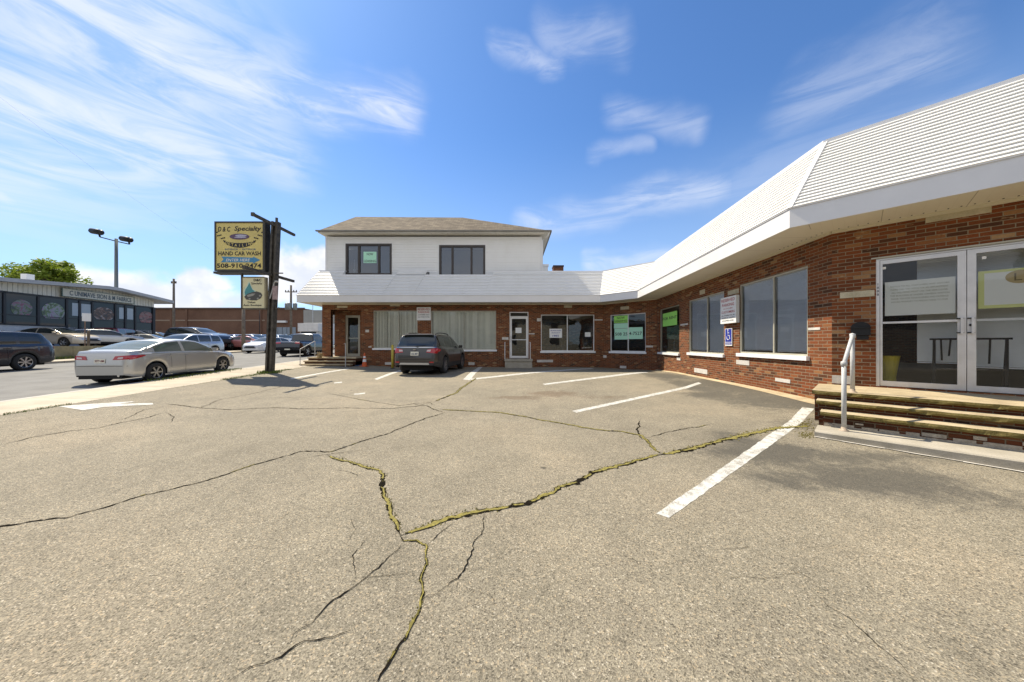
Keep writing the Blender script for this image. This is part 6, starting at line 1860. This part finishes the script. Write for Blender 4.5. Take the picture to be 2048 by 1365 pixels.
for a, b in zip(ys[:-1], ys[1:]):
    q = []
    for u, off in ((a, .9), (b, .9), (b, -14), (a, -14)):
        Y = WST.p(u, 0).y; q.append(WST.p(u, lerp_list([(0, 5.0), (23.4, 5.98), (30.1, 6.52), (36.5, 5.85)], Y) - (.0 if off > 0 else .0), off))
    m.face(q)
    m.face([p_ - Vector((0, 0, .28)) for p_ in q][::-1])
    m.face([q[0] - Vector((0, 0, .28)), q[1] - Vector((0, 0, .28)), q[1], q[0]])
q = [WST.p(WST.L + 1.2, 5.85 if off > -13 else 5.85, off) for off in (.9, -14)]
m.face([q[0] - Vector((0, 0, .28)), q[1] - Vector((0, 0, .28)), q[1], q[0]])
m.build('roof', mat('roof_edge_grey', (.42, .43, .44), .6, var=.1, vscale=1), shop)
m = MB(); a = WST.p(WST.L, LZ); b = WST.p(WST.L, LZ, -14); m.face([a, b, (b.x, b.y, 5.8), (a.x, a.y, 5.8)]); m.build('end_wall', mat('panel_white', (.66, .65, .58)), shop)
m = MB(); a = WST.p(0, LZ, -6); b = WST.p(WST.L, LZ, -6); m.face([a, b, (b.x, b.y, 5.8), (a.x, a.y, 5.8)]); m.build('inner_wall', M_ROOM, shop)
MDB = mat('shop_mullion', (.02, .022, .028), .5)
cols = [-60, 8, 76, 133, 159, 184, 230, 250, 270, 306]
for k in range(len(cols) - 1):
    u0, u1 = ux(cols[k]), ux(cols[k + 1])
    f = MB(); zb2 = zb_w if k < 3 else (1.05 if k in (7, 8) else 2.2)
    WST.box(f, u0 - .07, u0 + .07, zb2, zt_w, -.06, .06); WST.box(f, u0, u1, zt_w - .1, zt_w + .03, -.06, .06); WST.box(f, u0, u1, zb2, zb2 + .1, -.06, .06)
    zmid = zb_w + (zt_w - zb_w) * .30; WST.box(f, u0, u1, zmid, zmid + .05, -.05, .04)
    fr = f.build('window_frame', MDB, shop)
    g = MB(); WST.quad(g, u0, u1, zb2, zt_w, 0.0, False); g.build('window_pane', mat('shop_glass', (.020, .026, .036), .04, spec=.45), fr)
u0 = ux(306); f = MB(); WST.box(f, u0 - .1, u0 + .15, LZ, zt_w, -.1, .1); f.build('corner_post', MDB, shop)
# round window decals, and pale panels painted as reflections of goods
def decal_mat(name, a, b, c):
    m_ = bpy.data.materials.new(name); m_.use_nodes = True; t_ = NT(m_.node_tree); b_ = m_.node_tree.nodes['Principled BSDF']
    P_ = t_.n('ShaderNodeTexCoord').outputs['Object']
    n_ = t_.noise(P_, 1.9, 5, .7, 1.2)
    t_.l(t_.ramp(n_, [(.36, (.04, .05, .07)), (.46, a), (.52, b), (.58, c), (.70, (.05, .06, .08))]), b_.inputs['Base Color']); b_.inputs['Roughness'].default_value = .4
    return m_
dm = [decal_mat('food_print_a', (.10, .16, .05), (.20, .22, .28), (.26, .08, .14)), decal_mat('food_print_b', (.12, .20, .07), (.30, .36, .40), (.34, .20, .34)),
      decal_mat('food_print_c', (.07, .05, .04), (.24, .14, .11), (.34, .34, .36)), decal_mat('food_print_d', (.09, .05, .05), (.28, .22, .22), (.24, .05, .05))]
for k, (cx_, cy_, rx_, ry_) in enumerate(((43, 617, 22, 17), (106, 624, 23, 18), (207, 629, 21, 14), (292, 636, 14, 13))):
    u0, u1 = ux(cx_ - rx_), ux(cx_ + rx_); zc = WST.z(cx_, cy_); rz_ = (WST.z(cx_, cy_ - ry_) - zc); m = MB(); uc = (u0 + u1) / 2
    pts_ = [WST.p(uc + (u1 - u0) / 2 * math.cos(R(a)), max(zc + rz_ * math.sin(R(a)), zc - rz_ * .75), .012) for a in range(0, 360, 12)]
    m.face(pts_); m.build('window_decal', dm[k], shop)
for (c0, c1) in ((144, 156), (162, 181), (238, 247), (254, 266)):
    m = MB(); WST.quad(m, ux(c0), ux(c1), zb_w + 1.0, zt_w - .35, .010, False); m.build('reflection_panel', mat('pale_reflection', (.40, .47, .52), .5), shop)
# long sign board
u0, u1 = ux(118), ux(264); z0, z1 = 5.16, 5.86
ss = empty('shop_sign', WST.p((u0 + u1) / 2, z0, .25), 'long pale sign board with dark lettering along the glass fronted shop', 'sign')
m = MB(); WST.box(m, u0, u1, z0, z1, .04, .22); m.build('board', mat('sign_pale', (.58, .58, .50), .6), ss)
m = MB()
for (a_, b_, c_, d_) in ((u0, u1, z1 - .035, z1), (u0, u1, z0, z0 + .035), (u0, u0 + .05, z0 + .035, z1 - .035), (u1 - .05, u1, z0 + .035, z1 - .035)): WST.box(m, a_, b_, c_, d_, .1, .24)
m.build('frame', mat('sign_teal', (.10, .16, .15), .6), ss)
text('lettering', 'C UNIMAVE SION & M FABRICS', mat('sign_slate', (.08, .12, .16), .6), WST.place((u0 + u1) / 2 + .1, (z0 + z1) / 2, .232), ss, w=(u1 - u0) * .86, h=.42, bold=.02)
m = MB(); p = WST.p(ux(120), 6.5, -2.5); m.box(p.x - .25, p.x + .25, p.y - .2, p.y + .25, 5.9, 6.95)
tag(m.build('rooftop_box', M_TRIM), 'small white box on the roof of the glass fronted shop', 'roof vent')

# ------------------------------------------------------------------ brown warehouse
WY = 62.0
wx = lambda px, Y=WY: (px - CX) / F * Y
wz = lambda py, Y=WY: H + (CY - py) / F * Y
wh = empty('warehouse', (wx(460), WY, LZ), 'long low brown brick warehouse closing the view behind the parked cars', 'building')
def wh_mat():
    m_ = bpy.data.materials.new('warehouse_brick'); m_.use_nodes = True; t_ = NT(m_.node_tree); b_ = m_.node_tree.nodes['Principled BSDF']
    P_ = t_.n('ShaderNodeTexCoord').outputs['Object']; n_ = t_.noise(P_, .35, 6, .65); n2 = t_.noise(P_, 4, 4, .7)
    c_ = t_.ramp(n_, [(.3, (.125, .062, .038)), (.7, (.185, .100, .062))]); c_ = t_.mix(.4, c_, t_.ramp(n2, [(.3, .7), (.7, 1.25)]), 'MULTIPLY')
    t_.l(c_, b_.inputs['Base Color']); b_.inputs['Roughness'].default_value = .9; return m_
MWH = wh_mat()
m = MB(); m.box(wx(240), wx(609), WY, WY + 40, 0, wz(617.5)); m.build('brick_wall', MWH, wh)
m = MB(); m.box(wx(240) - .2, wx(609) + .1, WY - .25, WY, wz(618.5), wz(616)); m.build('parapet', mat('parapet_dark', (.11, .08, .07), .8), wh)
m = MB(); m.box(wx(309), wx(530), WY - .06, WY, wz(642.5), wz(640)); m.build('stone_band', mat('band_tan', (.30, .22, .16), .8), wh)
m = MB(); m.box(wx(609), wx(760), WY - .3, WY + 30, 0, wz(621)); m.build('grey_annex', mat('annex_grey', (.34, .33, .30), .8, var=.1, vscale=.5), wh)
m = MB()
for i in range(5):
    m.box(wx(548 + i * 9), wx(556 + i * 9), WY - .12, WY, LZ, wz(655))
m.build('loading_doors', mat('door_bluegrey', (.25, .29, .33), .6), wh)
m = MB(); m.box(wx(553), wx(575), WY - .5, WY, wz(646), wz(642)); m.build('canopy', M_TRIM, wh)
# pilasters
for px in (341, 372, 486, 520): m = MB(); m.box(wx(px), wx(px + 4), WY - .15, WY - .001, LZ, wz(618.5)); m.build('pilaster', MWH, wh)

# ------------------------------------------------------------------ poles
MWD = mat('pole_wood', (.16, .13, .10), .9, var=.35, vscale=4)
# lamp
lpY = 33.0; lx = wx(232.5, lpY)
lp = empty('lamp_post', (lx, lpY, LZ), 'tall grey steel lamp post with two dark floodlight heads in the raised lot', 'street lamp')
m = MB(); m.tube([(lx, lpY, LZ), (lx, lpY, wz(478, lpY))], .17, 10, r2=.12); m.build('pole', mat('lamp_grey', (.16, .17, .16), .5, .3), lp, smooth=True)
A = Vector((wx(200, lpY * .97), lpY * .97, wz(474.5, lpY * .97))); Bp = Vector((wx(259, lpY * 1.03), lpY * 1.03, wz(489, lpY * 1.03)))
m = MB(); m.tube([A, (lx, lpY, wz(483, lpY)), Bp], .05, 6); m.build('crossarm', M_BLACK, lp)
for P0 in (A, Bp):
    m = MB(); pts_ = [P0 + Vector((-.95, 0, .60)), P0 + Vector((-.8, 0, .60)), P0 + Vector((.1, 0, .45)), P0 + Vector((.25, 0, .40))]
    m.tube([pts_[0], pts_[1]], .18, 10, r2=.27); m.tube([pts_[1], pts_[2]], .27, 10); m.tube([pts_[2], pts_[3]], .27, 10, r2=.16); m.tube([P0, P0 + Vector((-.1, 0, .35))], .07, 6)
    m.build('lamp_head', M_BLACK, lp, smooth=True)


def upole(px, ytop, ybase_z, Y, r, label, name='utility_pole', arms=(), trans=None, mt=None):
    x = wx(px, Y); e = empty(name, (x, Y, ybase_z), label, 'pole')
    zt = wz(ytop, Y)
    m = MB(); m.tube([(x, Y, ybase_z), (x, Y, zt)], r, 9, r2=r * .72); m.build('pole', mt or MWD, e, smooth=True)
    for dz, hw in arms:
        m = MB(); m.box(x - hw, x + hw, Y - .06, Y + .06, zt - dz - .06, zt - dz + .06)
        m.build('crossarm', MWD, e)
        for s in (-1, -.5, .5, 1):
            m = MB(); m.lathe([(.05, 0), (.07, .1), (.03, .2), (0, .22)], (x + s * hw * .92, Y, zt - dz + .06), n=8); m.build('insulator', M_BLACK, e)
    if trans:
        for s in (-1, 0, 1):
            m = MB(); m.lathe([(0, -.45), (.24, -.42), (.26, .4), (.1, .5), (0, .52)], (x + s * .55, Y - .35 if s == 0 else Y, zt - trans), n=12); m.build('transformer', mat('transf_grey', (.20, .22, .21), .5), e, smooth=True)
    return e


upole(347.5, 558, LZ, 46, .17, 'weathered wooden utility pole in front of the brown warehouse, left of the yellow sign', arms=((.6, .35),))
upole(582, 571, .95, 44, .17, 'wooden utility pole with three transformers between sign column and porch', arms=((.9, .8),), trans=2.9)
upole(487, 612, .55, 29.5, .16, 'short weathered wooden post across the street behind the cream sign', name='wooden_post')
upole(625.5, 596, .9, 52, .06, 'thin grey pole at the grey annex behind the porch pillar', name='thin_pole', mt=M_GREYPAINT)
upole(519.5, 622, LZ, 55, .07, 'slim dark pole in front of the warehouse, left of the steel column', name='slim_pole', mt=M_BLACK)
# street sign
x = wx(170, 21); e = empty('street_sign', (x, 21, .55), 'thin rusty sign post with narrow white plate by the retaining wall', 'sign')
m = MB(); m.tube([(x, 21, .4), (x, 21, wz(629, 21))], .025, 6); m.build('post', mat('rust_post', (.20, .13, .09), .8), e)
m = MB(); m.obox((x + .1, 21, wz(635, 21)), (.05, .18, 0), (.01, 0, 0), (0, 0, .26)); m.build('plate', M_PAPER, e)
x = wx(177, 22); m = MB(); m.tube([(x, 22, .4), (x, 22, wz(663, 22))], .07, 8); m.lathe([(.07, 0), (.08, .02), (0, .05)], (x, 22, wz(663, 22)), n=8)
tag(m.build('short_post', mat('post_brown', (.16, .12, .08), .9, var=.3)), 'short brown wooden post beside the thin street sign', 'post')
# overhead wire
m = MB(); pts_ = []
P0, P1 = Vector((-28, 16.5, 15.3)), Vector((wx(582, 44), 44, wz(573, 44)))
for k in range(25):
    t_ = k / 24; p = P0.lerp(P1, t_); p.z -= 1.6 * math.sin(math.pi * t_); pts_.append(p)
m.tube(pts_, .0028, 5); tag(m.build('overhead_wire', M_BLACK), 'thin overhead wire crossing the sky at upper left', 'cable')

# ------------------------------------------------------------------ trees
def leaf_mat(name, a, b, c):
    m_ = bpy.data.materials.new(name); m_.use_nodes = True; t_ = NT(m_.node_tree); b_ = m_.node_tree.nodes['Principled BSDF']
    P_ = t_.n('ShaderNodeTexCoord').outputs['Object']
    n_ = t_.noise(P_, .9, 4, .7); n2 = t_.noise(P_, 9, 2, .7)
    c_ = t_.mix(.5, t_.ramp(n_, [(.3, a), (.7, b)]), t_.ramp(n2, [(.3, a), (.7, c)]))
    t_.l(c_, b_.inputs['Base Color']); b_.inputs['Roughness'].default_value = .6
    b_.inputs['Transmission Weight'].default_value = 0
    tr = t_.n('ShaderNodeBsdfTranslucent'); t_.l(c_, tr.inputs[0]); mx = t_.n('ShaderNodeMixShader'); mx.inputs[0].default_value = .35
    out = [n for n in m_.node_tree.nodes if n.type == 'OUTPUT_MATERIAL'][0]
    t_.l(b_.outputs[0], mx.inputs[1]); t_.l(tr.outputs[0], mx.inputs[2]); t_.l(mx.outputs[0], out.inputs[0])
    return m_


M_LEAF = leaf_mat('leaf', (.13, .20, .015), (.25, .33, .03), (.38, .44, .05))
M_LEAF2 = leaf_mat('leaf_dark', (.025, .05, .012), (.05, .085, .02), (.08, .12, .03))


def tree(name, label, base, h, rx, rz_, clumps, leaves, mt, seed, ls=.25, group=None):
    rnd = random.Random(seed); base = Vector(base)
    e = empty(name, base, label, 'tree', group)
    c = base + Vector((0, 0, h - rz_))
    m = MB(); m.tube([base, base + Vector((rnd.uniform(-.2, .2), 0, h * .35)), c], h * .035, 9, r2=h * .012)
    cl = []
    for k in range(clumps):
        a = rnd.random() * 6.28; el_ = rnd.uniform(-.5, 1.3); r = rnd.uniform(.45, .95)
        p = c + Vector((math.cos(a) * math.cos(el_) * rx * r, math.sin(a) * math.cos(el_) * rx * r, math.sin(el_) * rz_ * r))
        cl.append((p, rnd.uniform(.16, .32) * rx))
        mid = c.lerp(p, .5) + Vector((0, 0, -.3)); m.tube([c.lerp(base, .35), mid, p], h * .011, 5, r2=h * .004)
    m.build('trunk', MWD, e)
    L = MB()
    for p, r in cl:
        for _ in range(leaves // clumps):
            d = Vector((rnd.gauss(0, 1), rnd.gauss(0, 1), rnd.gauss(0, .8))).normalized() * r * rnd.random() ** .4
            q = p + d; s = ls * rnd.uniform(.5, 1.2)
            a = Vector((rnd.uniform(-1, 1), rnd.uniform(-1, 1), rnd.uniform(-.6, .6))).normalized(); b = a.cross(Vector((rnd.uniform(-1, 1), rnd.uniform(-1, 1), rnd.uniform(-1, 1)))).normalized()
            L.face([q - a * s, q + b * s * .5, q + a * s, q - b * s * .5])
    L.build('crown', mt, e)
    return e


tree('leafy_tree', 'bright green tree rising behind the roof of the glass fronted shop', (wx(92, 52), 52, LZ), 13.6, 4.6, 3.4, 40, 8000, M_LEAF, 3, .26)
tree('distant_tree', 'small green treetop above the warehouse roof left of the utility pole', (wx(568, 110), 110, 0), 13.5, 3.5, 3, 16, 1500, M_LEAF2, 8, .5)
tree('distant_tree', 'tiny brown green treetop above the warehouse behind the cream sign', (wx(475, 110), 110, 0), 13.6, 4.5, 3, 16, 1500, M_LEAF2, 9, .5)

# ------------------------------------------------------------------ the street behind the photographer, seen only in glass
hs = MB(); hs.box(-6, 10, -32, -22, -.5, 5.5)
o = empty('white_house', (2, -27, 0), 'pale gabled house on the opposite side of the car park, mirrored in shop windows', 'house')
hs.build('walls', mat('house_cream', (.50, .47, .38), .8, var=.1), o)
m = MB(); m.mesh([(-6.5, -32.5, 5.5), (10.5, -32.5, 5.5), (10.5, -21.5, 5.5), (-6.5, -21.5, 5.5), (-6.5, -27, 8.8), (10.5, -27, 8.8)], [(0, 1, 5, 4), (2, 3, 4, 5), (0, 4, 3), (1, 2, 5)]); m.build('roof', M_SHINGLE, o)
m = MB()
for i in range(4): m.box(-4.5 + i * 3.8, -3 + i * 3.8, -21.98, -21.95, 1.2, 2.8); m.box(-4.5 + i * 3.8, -3 + i * 3.8, -21.98, -21.95, 3.6, 4.9)
m.build('windows', M_DARK, o)
bz = empty('brown_shed', (-14, -22, 0), 'long low dark roofed building behind the photographer, mirrored in the entrance doors', 'building')
m = MB(); m.box(-26, -6, -30, -20, -.5, 3.6); m.build('walls', mat('shed_wall', (.13, .10, .08), .9, var=.2), bz)
m = MB(); m.mesh([(-26.6, -30.6, 3.6), (-5.4, -30.6, 3.6), (-5.4, -19.4, 3.6), (-26.6, -19.4, 3.6), (-26.6, -25, 6.6), (-5.4, -25, 6.6)], [(0, 1, 5, 4), (2, 3, 4, 5), (0, 4, 3), (1, 2, 5), (0, 3, 2, 1)]); m.build('roof', mat('dark_roof', (.05, .045, .05), .9), bz)
for k, (x, y, h_) in enumerate(((-10, -33, 9), (-17, -34, 13), (13, -20, 10), (20, -14, 11), (19, -26, 12), (-26, -22, 10), (14, -30, 12))):
    tree('street_tree', 'broad dark green tree behind the photographer, mirrored in shop windows', (x, y, -.2), h_, h_ * .36, h_ * .33, 26, 2600, M_LEAF2, 20 + k, .5, group='trees behind the photographer')
